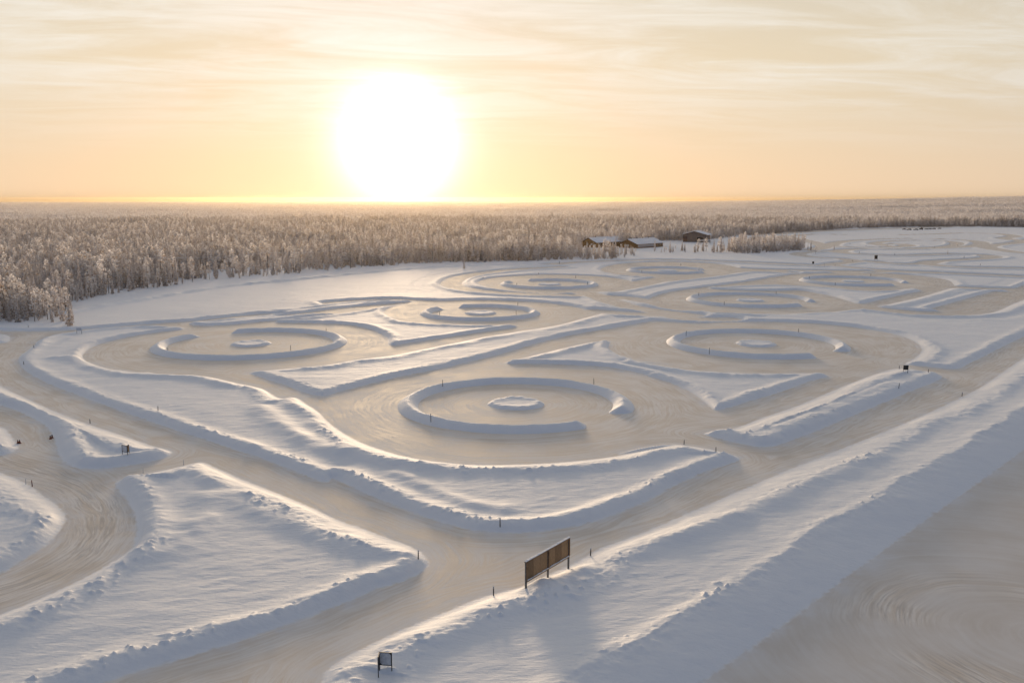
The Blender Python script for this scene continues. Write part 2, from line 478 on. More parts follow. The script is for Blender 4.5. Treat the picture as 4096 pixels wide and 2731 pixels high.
onsnow = sstep(0.3, 2.0, sp)
near = 1 - sstep(350, 700, RR)
# wind-packed drifts and plough lumps
Z += onsnow * (0.10 * fbm(GX / 11, GY / 6, 31, 3) + 0.06 * fbm((GX + GY * .5) / 3.2, (GY - GX * .4) / 1.3, 41, 3))
lump = np.exp(-((sp - W * 0.95) / 1.4) ** 2)
Z += near * onsnow * lump * 0.18 * fbm(GX / 1.15, GY / 1.15, 51, 3)
clod = np.maximum(vnoise(GX / .62, GY / .62, 77) - 0.27, 0) * 1.9
clodmask = sstep(-0.2, 0.2, fbm(GX / 12, GY / 12, 61, 2)) * np.exp(-((sp - W - 0.4) / 1.7) ** 2)
Z += near * onsnow * clod * clodmask * (1 - sstep(160, 320, RR))
# extra drift ridges inside the islands
def ridge(h, w, *g):
    global Z
    pts = smooth_curve(P(*g), False)
    D = np.full((NR, NC), 60.0)
    dist_segments(D, pts, False, w * 2.5)
    Z += onsnow * h * np.exp(-(D / w) ** 2) * (1 + 0.7 * fbm(GX / 5, GY / 5, 91, 2))
ridge(0.35, 2.2, 'R4', [(1180, 480), (1300, 590), (1500, 670), (1750, 775), (1941, 830)])
ridge(0.25, 5.0, 'R4', [(800, 470), (950, 450), (1080, 520), (1090, 620), (1000, 720), (880, 820)])
ridge(0.25, 2.0, 'R4', [(1110, 560), (1160, 660), (1060, 760), (900, 880)])
ridge(0.3, 2.5, 'R2', [(80, 900), (200, 990), (330, 1080), (520, 1140), (760, 1190), (1000, 1210)])
ridge(0.35, 1.8, 'R2', [(820, 1250), (1000, 1330), (1200, 1415), (1400, 1445)])
ridge(0.6, 2.0, 'R5', [(1420, 700), (1560, 745), (1650, 690), (1760, 640)])
ridge(0.5, 1.6, 'R5', [(1420, 710), (1490, 705), (1540, 760), (1580, 770)])
ridge(0.45, 2.2, 'R5', [(620, 1090), (850, 1010), (1100, 910), (1300, 850)])
ridge(0.4, 2.0, 'R3', [(1000, 1010), (1300, 880), (1600, 760)])
ridge(0.5, 2.0, 'R1', [(380, 400), (600, 420), (760, 470), (1000, 500)])
ridge(0.35, 2.6, 'R1', [(1740, 740), (1790, 830), (1920, 900), (2080, 960), (2300, 1050)])
ridge(0.9, 3.0, *FIELD_EDGE)
ridge(0.35, 2.0, 'R6', [(300, 700), (700, 560), (1100, 390), (1500, 200)])
# ice: almost flat, brushed by tyres
Z += np.where(S < 0, 0.03 * fbm(GX / 7, GY / 7, 71, 2), 0)
# the land swells up gently to the right far away
AZ = TT
Z += 58 * sstep(1700, 4600, RR) * sstep(0.02, 0.62, np.where(np.abs(AZ) < 1.2, AZ, 0)) * 0.9
Z += np.where(RR > 1600, 5.0 * sstep(1600, 3500, RR) * fbm(GX / 900, GY / 900, 5, 3), 0)
Z[:, -1] = Z[:, 0]
GZ = Z

def hz(x, y):
    d, th = math.hypot(x, y), math.atan2(x, y)
    i = min(max(int(np.searchsorted(ROWS, d)) - 1, 0), NR - 2)
    j = min(max(int(np.searchsorted(COLS, th)) - 1, 0), NC - 2)
    u = (d - ROWS[i]) / (ROWS[i + 1] - ROWS[i])
    v = (th - COLS[j]) / (COLS[j + 1] - COLS[j])
    return float((GZ[i, j] * (1 - u) + GZ[i + 1, j] * u) * (1 - v) + (GZ[i, j + 1] * (1 - u) + GZ[i + 1, j + 1] * u) * v)

def hz_arr(x, y):
    d, th = np.hypot(x, y), np.arctan2(x, y)
    i = np.clip(np.searchsorted(ROWS, d) - 1, 0, NR - 2)
    j = np.clip(np.searchsorted(COLS, th) - 1, 0, NC - 2)
    u = np.clip((d - ROWS[i]) / (ROWS[i + 1] - ROWS[i]), 0, 1)
    v = (th - COLS[j]) / (COLS[j + 1] - COLS[j])
    return (GZ[i, j] * (1 - u) + GZ[i + 1, j] * u) * (1 - v) + (GZ[i, j + 1] * (1 - u) + GZ[i + 1, j + 1] * u) * v

def hit(reg, x, y):
    """first point of the ground seen through a pixel of the photograph"""
    r = ray(*px(reg, x, y))
    k = 60.0
    while k < 4000:
        q = Vector((0, 0, CAMH)) + r * k
        e = q.z - hz(q.x, q.y)
        if e <= 0.02:
            return Vector((q.x, q.y, hz(q.x, q.y)))
        k += max(0.1, e * 0.8)
    return q

# ------------------------------------------------------------------ rings: fitted circles of the open snow rings
RING_H = 1.35
def img(x, y, z):
    cp, sp = math.cos(PITCH), math.sin(PITCH)
    z = z - CAMH
    d = y * cp - z * sp
    u = y * sp + z * cp
    return PW / 2 + FPX * x / d, PH / 2 - FPX * u / d

def fit_ring(e):
    x0, y0 = 0, 0
    r = ray((e[0] + e[1]) / 2, (e[2] + e[3]) / 2)
    k = (RING_H - CAMH) / r.z
    q = np.array([r.x * k, r.y * k, 24.0])
    t = np.linspace(0, 2 * np.pi, 120)
    w = np.array([.5, .5, 1.5, 1.5])
    def ex(q):
        X, Y = img(q[0] + q[2] * np.cos(t), q[1] + q[2] * np.sin(t), RING_H)
        return (np.array([X.min(), X.max(), Y.min(), Y.max()]) - e) * w
    for _ in range(25):
        f0 = ex(q)
        J = np.array([(ex(q + np.eye(3)[i] * .01) - f0) / .01 for i in range(3)]).T
        q = q - np.linalg.lstsq(J, f0, rcond=None)[0] * .8
    return q

RINGS = [  # crest extents in the photograph, gap ends (counter-clockwise from first to second is the missing piece)
    dict(e=(1636, 2489, 1504, 1699), gap=(('R2', 1900, 958), ('R2', 1935, 888))),
    dict(e=(2688, 3380, 1317, 1410), gap=(('R3', 1245, 588), ('R3', 1272, 552))),
    dict(e=(625, 1365, 1313, 1415), gap=(('R1', 1560, 222), ('R1', 1430, 246))),
    dict(e=(1702, 2140, 1215, 1267), gap=(('R2', 1150, 314), ('R2', 1085, 322))),
    dict(e=(2764, 3247, 1167, 1216), gap=(('R3', 1105, 300), ('R3', 1125, 283))),
    dict(e=(3213, 3619, 1099, 1135), gap=(('R3', 1655, 192), ('R3', 1680, 180))),
    dict(e=(2020, 2375, 1108, 1149), gap=(('R2', 1480, 160), ('R2', 1420, 172))),
    dict(e=(2520, 2820, 1062, 1088), gap=(('R7', 1195, 462), ('R7', 1225, 448))),
]
for R_ in RINGS:
    R_['q'] = fit_ring(np.array(R_['e'], float))

# distance used for the tyre streaks: rings of constant radius on the discs, else distance to the edge
TR = np.clip(-S, -3, MARG) * 1.0
for R_ in RINGS:
    cx_, cy_, r_ = R_['q']
    dd = np.hypot(GX - cx_, GY - cy_)
    k = dd < r_ + 13
    TR[k] = dd[k]
sk_c = gnd('R6', 2500, 1250, LOT_Z)
dd = np.hypot(GX - sk_c[0], GY - sk_c[1])
TR = np.where(SLOT < 0, dd, TR)
SKID = np.where(SLOT < 0, np.exp(-((dd - 15) / 5.5) ** 2) * sstep(-.35, .2, fbm(GX / 9, GY / 9, 23, 2)), 0)
sd_c = smooth_curve(P('R4', [(-100, 330), (250, 420), (450, 500), (560, 620), (540, 760), (400, 900), (150, 1020), (-100, 1100)]), False)
D_ = np.full((NR, NC), 60.0)
dist_segments(D_, sd_c, False, 14)
SKID = np.maximum(SKID, np.where(S < 0, np.exp(-(D_ / 4.5) ** 2), 0))
far_road = (S < 0) & (SLOT > 0) & (RR > 380)
for R_ in RINGS:
    far_road &= np.hypot(GX - R_['q'][0], GY - R_['q'][1]) > R_['q'][2] + 14
SKID = np.where(far_road, 1.0, SKID)
GROOVE = np.where(SLOT < 0, 0.38 + 0.62 * np.clip(SKID, 0, 1), 1.0)
k = (D_ < 9) & (S < 0)
TR[k] = D_[k] + 3

# ------------------------------------------------------------------ materials
def new_mat(name):
    m = bpy.data.materials.new(name)
    m.use_nodes = True
    t = m.node_tree
    t.nodes.clear()
    g = NT(t)
    out = g.n('ShaderNodeOutputMaterial')
    return m, g, out

def snow_shader(g, pos):
    p = g.n('ShaderNodeBsdfPrincipled')
    n = g.noise(pos, 0.35, 4, 0.6)
    g.set(p.inputs['Base Color'], g.mix(n, (0.80, 0.81, 0.825), (0.875, 0.875, 0.875)))
    p.inputs['Roughness'].default_value = 0.7
    p.inputs['Specular IOR Level'].default_value = 0.75
    mp = g.n('ShaderNodeMapping')
    g.set(mp.inputs[0], pos)
    mp.inputs['Rotation'].default_value = (0, 0, 0.5)
    mp.inputs['Scale'].default_value = (0.55, 1.7, 1.0)
    b1 = g.n('ShaderNodeBump')
    b1.inputs['Strength'].default_value = 0.42
    b1.inputs['Distance'].default_value = 0.22
    g.set(b1.inputs['Height'], g.noise(mp.outputs[0], 0.8, 7, 0.62, 0.5))
    b2 = g.n('ShaderNodeBump')
    b2.inputs['Strength'].default_value = 0.4
    b2.inputs['Distance'].default_value = 0.06
    g.set(b2.inputs['Height'], g.noise(pos, 3.2, 4, 0.6))
    g.set(b2.inputs['Normal'], b1.outputs[0])
    g.set(p.inputs['Normal'], b2.outputs[0])
    return p

def make_ground_mat():
    m, g, out = new_mat('snow_and_ice')
    geo = g.n('ShaderNodeNewGeometry')
    pos = geo.outputs['Position']
    at = g.n('ShaderNodeAttribute', attribute_name='edge')
    tr = g.n('ShaderNodeAttribute', attribute_name='track')
    sk = g.n('ShaderNodeAttribute', attribute_name='skid')
    sn = snow_shader(g, pos)
    ic = g.n('ShaderNodeBsdfPrincipled')
    # streaks run along the driving direction, broken up by patches
    cb = g.n('ShaderNodeCombineXYZ')
    big = g.noise(pos, 0.045, 3, 0.55)
    g.set(cb.inputs[0], g.m('ADD', tr.outputs['Fac'], g.m('MULTIPLY', big, 5.0)))
    pat = g.v('MULTIPLY', pos, (0.07, 0.07, 0.0))
    vv = g.v('ADD', cb.outputs[0], pat)
    st = g.noise(vv, 1.6, 5, 0.7)
    st2 = g.noise(vv, 0.45, 3, 0.6)
    blot = g.noise(pos, 0.11, 5, 0.6)
    gv = g.n('ShaderNodeAttribute', attribute_name='groove')
    lines = g.m('ADD', g.m('MULTIPLY', g.m('SUBTRACT', st, 0.5), 1.0), g.m('MULTIPLY', g.m('SUBTRACT', st2, 0.5), 0.35))
    f = g.m('ADD', g.m('MULTIPLY', lines, gv.outputs['Fac']), g.m('MULTIPLY', g.m('SUBTRACT', blot, 0.5), 0.6))
    f = g.rng(f, -0.17, 0.17, 0.0, 1.0)
    c = g.mix(f, (0.69, 0.60, 0.495), (0.85, 0.795, 0.72))
    c = g.mix(g.m('MULTIPLY', g.m('SUBTRACT', 1.0, gv.outputs['Fac']), 0.6), c, (0.55, 0.54, 0.535))
    skm = g.m('MULTIPLY', sk.outputs['Fac'], g.rng(g.noise(vv, 2.6, 4, 0.7), 0.42, 0.62, 0.0, 1.0))
    c = g.mix(g.m('MULTIPLY', skm, 0.5), c, (0.36, 0.325, 0.295))
    # drifted snow dusts the ice near the banks
    dust = g.m('MULTIPLY', g.rng(at.outputs['Fac'], -3.5, 0.0, 0.0, 1.0), g.rng(g.noise(pos, 0.25, 4, 0.6), 0.35, 0.75, 0.0, 0.8))
    c = g.mix(dust, c, (0.74, 0.74, 0.75))
    g.set(ic.inputs['Base Color'], c)
    g.set(ic.inputs['Roughness'], g.rng(f, 0, 1, 0.66, 0.8, 'LINEAR'))
    ic.inputs['Specular IOR Level'].default_value = 0.42
    b1 = g.n('ShaderNodeBump')
    b1.inputs['Strength'].default_value = 0.5
    b1.inputs['Distance'].default_value = 0.035
    g.set(b1.inputs['Height'], g.m('ADD', g.m('MULTIPLY', st, g.m('ADD', 0.8, g.m('MULTIPLY', sk.outputs['Fac'], 2.5))), g.m('MULTIPLY', g.noise(pos, 1.3, 4, 0.6), 0.8)))
    g.set(ic.inputs['Normal'], b1.outputs[0])
    en = g.m('ADD', at.outputs['Fac'], g.m('MULTIPLY', g.m('SUBTRACT', g.noise(pos, 0.9, 4, 0.65), 0.5), 1.5))
    fac = g.rng(en, -0.35, 0.25, 0.0, 1.0)
    mx = g.n('ShaderNodeMixShader')
    g.set(mx.inputs[0], fac)
    g.t.links.new(ic.outputs[0], mx.inputs[1])
    g.t.links.new(sn.outputs[0], mx.inputs[2])
    g.t.links.new(mx.outputs[0], out.inputs[0])
    return m

def make_snow_mat():
    m, g, out = new_mat('packed_snow')
    geo = g.n('ShaderNodeNewGeometry')
    p = snow_shader(g, geo.outputs['Position'])
    g.t.links.new(p.outputs[0], out.inputs[0])
    return m

def simple_mat(name, col, rough=0.7, var=0.25, scale=3.0, stretch=(1, 1, 1), metal=0.0, frost=0.0):
    m, g, out = new_mat(name)
    p = g.n('ShaderNodeBsdfPrincipled')
    tc = g.n('ShaderNodeTexCoord')
    v = g.v('MULTIPLY', tc.outputs['Object'], stretch)
    n = g.noise(v, scale, 5, 0.65)
    a = tuple(x * (1 - var) for x in col)
    b = tuple(min(x * (1 + var), 1) for x in col)
    c = g.mix(g.rng(n, 0.3, 0.7, 0, 1), a, b)
    if frost > 0:
        geo = g.n('ShaderNodeNewGeometry')
        sp_ = g.n('ShaderNodeSeparateXYZ')
        g.set(sp_.inputs[0], geo.outputs['Normal'])
        fr = g.m('MULTIPLY', g.rng(g.m('ADD', g.noise(tc.outputs['Object'], 9.0, 4, 0.7), g.m('MULTIPLY', sp_.outputs[2], 0.35)), 0.5, 0.72, 0, 1), frost)
        c = g.mix(fr, c, (0.78, 0.79, 0.81))
    g.set(p.inputs['Base Color'], c)
    p.inputs['Roughness'].default_value = rough
    p.inputs['Metallic'].default_value = metal
    b = g.n('ShaderNodeBump')
    b.inputs['Strength'].default_value = 0.3
    b.inputs['Distance'].default_value = 0.02
    g.set(b.inputs['Height'], n)
    g.set(p.inputs['Normal'], b.outputs[0])
    g.t.links.new(p.outputs[0], out.inputs[0])
    return m

def make_tree_mat():
    m, g, out = new_mat('frosted_needles')
    at = g.n('ShaderNodeAttribute', attribute_name='frost')
    oi = g.n('ShaderNodeObjectInfo')
    c = g.mix(g.rng(at.outputs['Fac'], 0.05, 0.65, 0, 1), (0.48, 0.355, 0.26), (0.97, 0.93, 0.90))
    c = g.mix(g.m('MULTIPLY', oi.outputs['Random'], 0.18), c, (0.30, 0.25, 0.20))
    d = g.n('ShaderNodeBsdfDiffuse')
    g.set(d.inputs[0], c)
    tl = g.n('ShaderNodeBsdfTranslucent')
    g.set(tl.inputs[0], c)
    mx = g.n('ShaderNodeMixShader')
    mx.inputs[0].default_value = 0.6
    g.t.links.new(d.outputs[0], mx.inputs[1])
    g.t.links.new(tl.outputs[0], mx.inputs[2])
    g.t.links.new(mx.outputs[0], out.inputs[0])
    return m

M = dict(ground=make_ground_mat(), snow=make_snow_mat(), tree=make_tree_mat(),
         trunk=simple_mat('pine_bark', (0.10, 0.07, 0.05), 0.9, 0.35, 6, frost=0.5),
         wood=simple_mat('brown_plywood', (0.36, 0.215, 0.105), 0.75, 0.35, 2.5, (6, 6, 1)),
         wood2=simple_mat('dark_plywood', (0.24, 0.14, 0.065), 0.75, 0.35, 2.5, (6, 6, 1)),
         post=simple_mat('grey_post_timber', (0.085, 0.075, 0.07), 0.8, 0.3, 8, (8, 8, 1), frost=0.75),
         pole=simple_mat('dark_pole_plastic', (0.028, 0.028, 0.033), 0.6, 0.3, 6, frost=0.3),
         redpole=simple_mat('red_pole_plastic', (0.14, 0.02, 0.02), 0.6, 0.3, 6, frost=0.2),
         palepole=simple_mat('frosted_pole', (0.50, 0.50, 0.52), 0.8, 0.2, 6, frost=0.6),
         black=simple_mat('black_sign_panel', (0.013, 0.013, 0.014), 0.55, 0.3, 4),
         frame=simple_mat('black_metal_frame', (0.02, 0.02, 0.022), 0.5, 0.3, 7, frost=0.15),
         grey=simple_mat('frosted_sign_panel', (0.60, 0.61, 0.63), 0.8, 0.15, 5),
         cone=simple_mat('orange_cone_rubber', (0.42, 0.085, 0.02), 0.6, 0.3, 5),
         conedark=simple_mat('dark_cone_band', (0.03, 0.02, 0.018), 0.6, 0.3, 5),
         log=simple_mat('brown_log_wall', (0.18, 0.085, 0.025), 0.8, 0.3, 2.0, (1, 1, 6)),
         greywall=simple_mat('weathered_board_wall', (0.17, 0.14, 0.13), 0.85, 0.3, 2.0, (6, 6, 1)),
         plum=simple_mat('dark_plum_boards', (0.06, 0.035, 0.045), 0.85, 0.3, 2.0, (6, 6, 1)),
         palewall=simple_mat('pale_render_wall', (0.52, 0.47, 0.44), 0.85, 0.12, 2.0),
         glass=simple_mat('window_glass', (0.03, 0.035, 0.045), 0.12, 0.2, 2.0),
         frost_pane=simple_mat('pale_window', (0.55, 0.50, 0.44), 0.4, 0.15, 2.0),
         trim=simple_mat('pale_window_frame', (0.45, 0.38, 0.30), 0.7, 0.15, 5.0),
         car=simple_mat('dark_car_paint', (0.020, 0.021, 0.024), 0.35, 0.3, 2.0, frost=0.12),
         tyre=simple_mat('tyre_rubber', (0.02, 0.02, 0.02), 0.9, 0.2, 6.0),
         wire=simple_mat('frosted_wire', (0.80, 0.78, 0.76), 0.8, 0.1, 3.0))

# ------------------------------------------------------------------ object helpers
def link(o, parent=None):
    COL.objects.link(o)
    if parent is not None:
        o.parent = parent
    return o

def tag(o, label=None, cat=None, group=None, kind=None):
    for k, v in (('label', label), ('category', cat), ('group', group), ('kind', kind)):
        if v:
            o[k] = v
    return o

def empty(name, loc, rz=0.0):
    o = bpy.data.objects.new(name, None)
    o.empty_display_size = 0.3
    o.location = loc
    o.rotation_euler = (0, 0, rz)
    return link(o)

class MB:
    """collects simple shapes into one mesh"""
    def __init__(s):
        s.v, s.f = [], []
    def add(s, vs, fs):
        n = len(s.v)
        s.v += [tuple(q) for q in vs]
        s.f += [tuple(i + n for i in q) for q in fs]
        return s
    def box(s, a, b, mat=None):
        (x0, y0, z0), (x1, y1, z1) = a, b
        vs = [Vector(q) for q in ((x0, y0, z0), (x1, y0, z0), (x1, y1, z0), (x0, y1, z0), (x0, y0, z1), (x1, y0, z1), (x1, y1, z1), (x0, y1, z1))]
        if mat is not None:
            vs = [mat @ q for q in vs]
        return s.add(vs, [(0, 3, 2, 1), (4, 5, 6, 7), (0, 1, 5, 4), (1, 2, 6, 5), (2, 3, 7, 6), (3, 0, 4, 7)])
    def tube(s, p, q, r0, r1, n=8):
        p, q = Vector(p), Vector(q)
        ax = (q - p).normalized()
        u = ax.orthogonal().normalized()
        w = ax.cross(u)
        vs = []
        for c, r in ((p, r0), (q, r1)):
            vs += [c + (u * math.cos(2 * math.pi * i / n) + w * math.sin(2 * math.pi * i / n)) * r for i in range(n)]
        fs = [(i, (i + 1) % n, n + (i + 1) % n, n + i) for i in range(n)]
        return s.add(vs, fs + [tuple(range(n - 1, -1, -1)), tuple(range(n, 2 * n))])
    def lathe(s, prof, n=10):
        vs = [(r * math.cos(2 * math.pi * i / n), r * math.sin(2 * math.pi * i / n), z) for r, z in prof for i in range(n)]
        fs = [(k * n + i, k * n + (i + 1) % n, (k + 1) * n + (i + 1) % n, (k + 1) * n + i) for k in range(len(prof) - 1) for i in range(n)]
        return s.add(vs, fs + [tuple(range(n - 1, -1, -1)), tuple(range((len(prof) - 1) * n, len(prof) * n))])
    def prism(s, poly2, x0, x1):
        """outline in (y,z) pushed along x"""
        n = len(poly2)
        vs = [(x0, y, z) for y, z in poly2] + [(x1, y, z) for y, z in poly2]
        fs = [(i, (i + 1) % n, n + (i + 1) % n, n + i) for i in range(n)]
        return s.add(vs, fs + [tuple(range(n - 1, -1, -1)), tuple(range(n, 2 * n))])
    def mesh(s, name, mat, smooth=False):
        me = bpy.data.meshes.new(name)
        me.from_pydata(s.v, [], s.f)
        me.validate()
        me.materials.append(mat)
        if smooth:
            me.polygons.foreach_set('use_smooth', [True] * len(me.polygons))
        me.update()
        return me
    def build(s, name, mat, parent=None, smooth=False):
        return link(bpy.data.objects.new(name, s.mesh(name, mat, smooth)), parent)

def mesh_from_np(name, V, Q, mat, smooth=True, attrs=()):
    me = bpy.data.meshes.new(name)
    k = Q.shape[1]
    me.vertices.add(len(V))
    me.vertices.foreach_set('co', V.astype(np.float32).ravel())
    me.loops.add(Q.size)
    me.loops.foreach_set('vertex_index', Q.astype(np.int32).ravel())
    me.polygons.add(len(Q))
    me.polygons.foreach_set('loop_start', np.arange(0, Q.size, k, dtype=np.int32))
    me.polygons.foreach_set('loop_total', np.full(len(Q), k, dtype=np.int32))
    me.materials.append(mat)
    me.polygons.foreach_set('use_smooth', np.full(len(Q), smooth))
    for nm, dom, arr in attrs:
        a = me.attributes.new(nm, 'FLOAT', dom)
        a.data.foreach_set('value', np.asarray(arr, np.float32).ravel())
    me.update(calc_edges=True)
    me.validate()
    return me

# ------------------------------------------------------------------ ground objects
V = np.stack([GX, GY, GZ], -1).reshape(-1, 3)
idx = np.arange(NR * NC).reshape(NR, NC)
Q = np.stack([idx[:-1, :-1], idx[:-1, 1:], idx[1:, 1:], idx[1:, :-1]], -1)[..., ::-1]
fs = (S[:-1, :-1] + S[:-1, 1:] + S[1:, 1:] + S[1:, :-1]) * .25
def ground_part(name, mask):
    q = Q[mask].reshape(-1, 4)
    used = np.unique(q)
    rm = np.full(NR * NC, -1)
    rm[used] = np.arange(len(used))
    me = mesh_from_np(name, V[used], rm[q], M['ground'], True,
                      (('edge', 'POINT', S.ravel()[used]), ('track', 'POINT', TR.ravel()[used]), ('skid', 'POINT', SKID.ravel()[used]), ('groove', 'POINT', GROOVE.ravel()[used])))
    o = link(bpy.data.objects.new(name, me))
    return tag(o, kind='structure')
ground_part('snow_ground', fs >= -0.15)
ground_part('ice_track', fs < -0.15)

# ------------------------------------------------------------------ open snow rings and the round mounds in them
RING_LABEL = [
    ('nearest large open snow ring with a gap at its lower right', 'low round snow mound inside the nearest open snow ring'),
    ('open snow ring right of the nearest ring, gap towards the black square sign', 'round flat snow mound inside the ring near the black square sign'),
    ('leftmost open snow ring, its gap on the upper left side', 'thin round snow mound inside the leftmost open ring'),
    ('middle open snow ring between the leftmost ring and the far discs, gap at upper left', 'small snow mound inside the middle open ring with upper left gap'),
    ('open snow ring right of centre, behind the ring near the black square sign', 'small snow mound inside the ring right of centre'),
    ('rightmost open snow ring beyond the diagonal road, gap on its right side', 'thin snow mound inside the rightmost open ring'),
    ('small far open snow ring below the lodge, beside the bare snow field', 'tiny snow mound inside the far ring below the lodge'),
    ('farthest open snow ring just in front of the driveway trees', 'tiny snow mound inside the farthest ring by the driveway trees'),
]

def snow_ring(R_, seed):
    cx, cyy, rad = R_['q']
    ang = []
    for reg, x, y in R_['gap']:
        q = gnd(reg, x, y, 0.5)
        ang.append(math.atan2(q[1] - cyy, q[0] - cx))
    a0 = ang[1]
    a1 = ang[0]
    # the ring runs the long way round from the second gap end to the first
    for cand in ((a0, a1), (a1, a0)):
        s0, s1 = cand
        while s1 < s0:
            s1 += 2 * math.pi
        if s1 - s0 > math.pi:
            break
    n = 300
    A = np.linspace(s0, s1, n)
    L = (A - s0) * rad
    Lt = L[-1]
    prof = np.linspace(-1, 1, 19)
    ends = np.minimum(sstep(-.2, 3.6, L), sstep(-.2, 3.6, Lt - L)) * np.minimum(np.minimum(L, Lt - L) / .8, 1)
    ends_w = np.minimum(sstep(-1.5, 3, L), sstep(-1.5, 3, Lt - L))
    V = []
    for j, p in enumerate(prof):
        hw = 2.4 * ends_w * (1 + 0.10 * fbm(L / 6 + seed * 9, np.full(n, 3.3 + seed), seed, 2))
        h = RING_H * ends * (1 + 0.14 * fbm(L / 7, np.full(n, 1.5 + seed), seed + 3, 3))
        r = rad + p * hw - 1.2 * (1 - ends)
        hh = h * np.clip(1 - np.abs(p) ** 1.35, 0, 1)
        x, y = cx + r * np.cos(A), cyy + r * np.sin(A)
        hh = hh + ends * (1 - abs(p)) * (0.10 * fbm(x / 1.3, y / 1.3, seed + 7, 3) + 0.05 * fbm(x / .5, y / .5, seed + 8, 2))
        V.append(np.stack([x - cx, y - cyy, hh - 0.06 - 0.04 * (abs(p) > .99)], -1))
    V = np.stack(V, 1)
    m = len(prof)
    ix = np.arange(n * m).reshape(n, m)
    Qd = np.stack([ix[:-1, :-1], ix[:-1, 1:], ix[1:, 1:], ix[1:, :-1]], -1).reshape(-1, 4)[:, ::-1]
    me = mesh_from_np('snow_ring', V.reshape(-1, 3), Qd, M['snow'], True)
    o = link(bpy.data.objects.new('snow_ring', me))
    o.location = (cx, cyy, 0.0)
    return o

def snow_mound(c, r, h, seed):
    na, nr = 72, 12
    V, a = [], np.linspace(0, 2 * np.pi, na, endpoint=False)
    for k in range(nr + 1):
        t = k / nr
        wob = 1 + 0.10 * fbm(np.cos(a) * 1.6 + seed, np.sin(a) * 1.6, seed, 2)
        x, y = c[0] + r * wob * t * np.cos(a), c[1] + r * wob * t * np.sin(a)
        z = h * (0.72 + 0.28 * sstep(0.35, 0.8, t)) * (1 - sstep(0.80, 1.0, t)) * np.ones(na)
        z = z + (t < 0.99) * (0.16 * fbm(x / 1.1, y / 1.1, seed + 5, 3) * (0.4 + 1.2 * sstep(.5, .8, t)))
        V.append(np.stack([x - c[0], y - c[1], z - 0.05], -1))
    V = np.stack(V, 0)
    ix = np.arange((nr + 1) * na).reshape(nr + 1, na)
    Qd = np.stack([ix[:-1], np.roll(ix[:-1], -1, 1), np.roll(ix[1:], -1, 1), ix[1:]], -1).reshape(-1, 4)[:, ::-1]
    me = mesh_from_np('snow_mound', V.reshape(-1, 3), Qd, M['snow'], True)
    o = link(bpy.data.objects.new('snow_mound', me))
    o.location = (c[0], c[1], 0.0)
    return o

for i, R_ in enumerate(RINGS):
    tag(snow_ring(R_, i + 1), RING_LABEL[i][0], 'snow ring', 'open snow rings on the ice discs')
    tag(snow_mound(R_['q'][:2], 6.4, 0.62, 40 + i), RING_LABEL[i][1], 'snow mound', 'round mounds inside the snow rings')

# ------------------------------------------------------------------ marker poles
def pole_meshes():
    out = {}
    for key in ('pole', 'redpole', 'palepole'):
        r = 0.075 if key != 'palepole' else 0.05
        out[key] = MB().lathe([(r, -0.35), (r, 0.0), (r * .98, 0.5), (r * .9, 0.93), (r * .65, 0.985), (r * .2, 1.0)], 8).mesh('post', M[key])
    out['cap'] = MB().lathe([(0.03, 0.96), (0.085, 0.965), (0.088, 0.985), (0.06, 1.01), (0.015, 1.03)], 8).mesh('snow_cap', M['snow'], True)
    out['band'] = MB().lathe([(0.077, 0.80), (0.080, 0.805), (0.080, 0.875), (0.077, 0.88)], 8).mesh('reflector_band', M['grey'])
    return out
PM = pole_meshes()

def pole(reg, x, y, hpx, label, kind='pole', z=None, lean=0.0):
    if z is None:
        p = hit(reg, x, y)
    else:
        q = gnd(reg, x, y, z)
        p = Vector((q[0], q[1], z - 0.25))
    depth = p.y * math.cos(PITCH) + (CAMH - p.z) * math.sin(PITCH)
    H = hpx * REG[reg][2] * depth / FPX / 0.95 + (0.25 if z is not None else 0)
    H = min(max(H, 0.9), 3.2)
    e = empty('marker_pole', p)
    e.rotation_euler = (0, lean, random.uniform(0, 6))
    thick = 1.0 if p.y < 330 else min(1.0 + (p.y - 330) / 500, 1.6)
    e.scale = (thick, thick, H)
    link(bpy.data.objects.new('post', PM[kind]), e)
    if kind == 'pole' and p.y < 330:
        link(bpy.data.objects.new('snow_cap', PM['cap']), e)
        link(bpy.data.objects.new('reflector_band', PM['band']), e)
    tag(e, label, 'marker pole', 'marker poles along the tracks and rings')
    return e

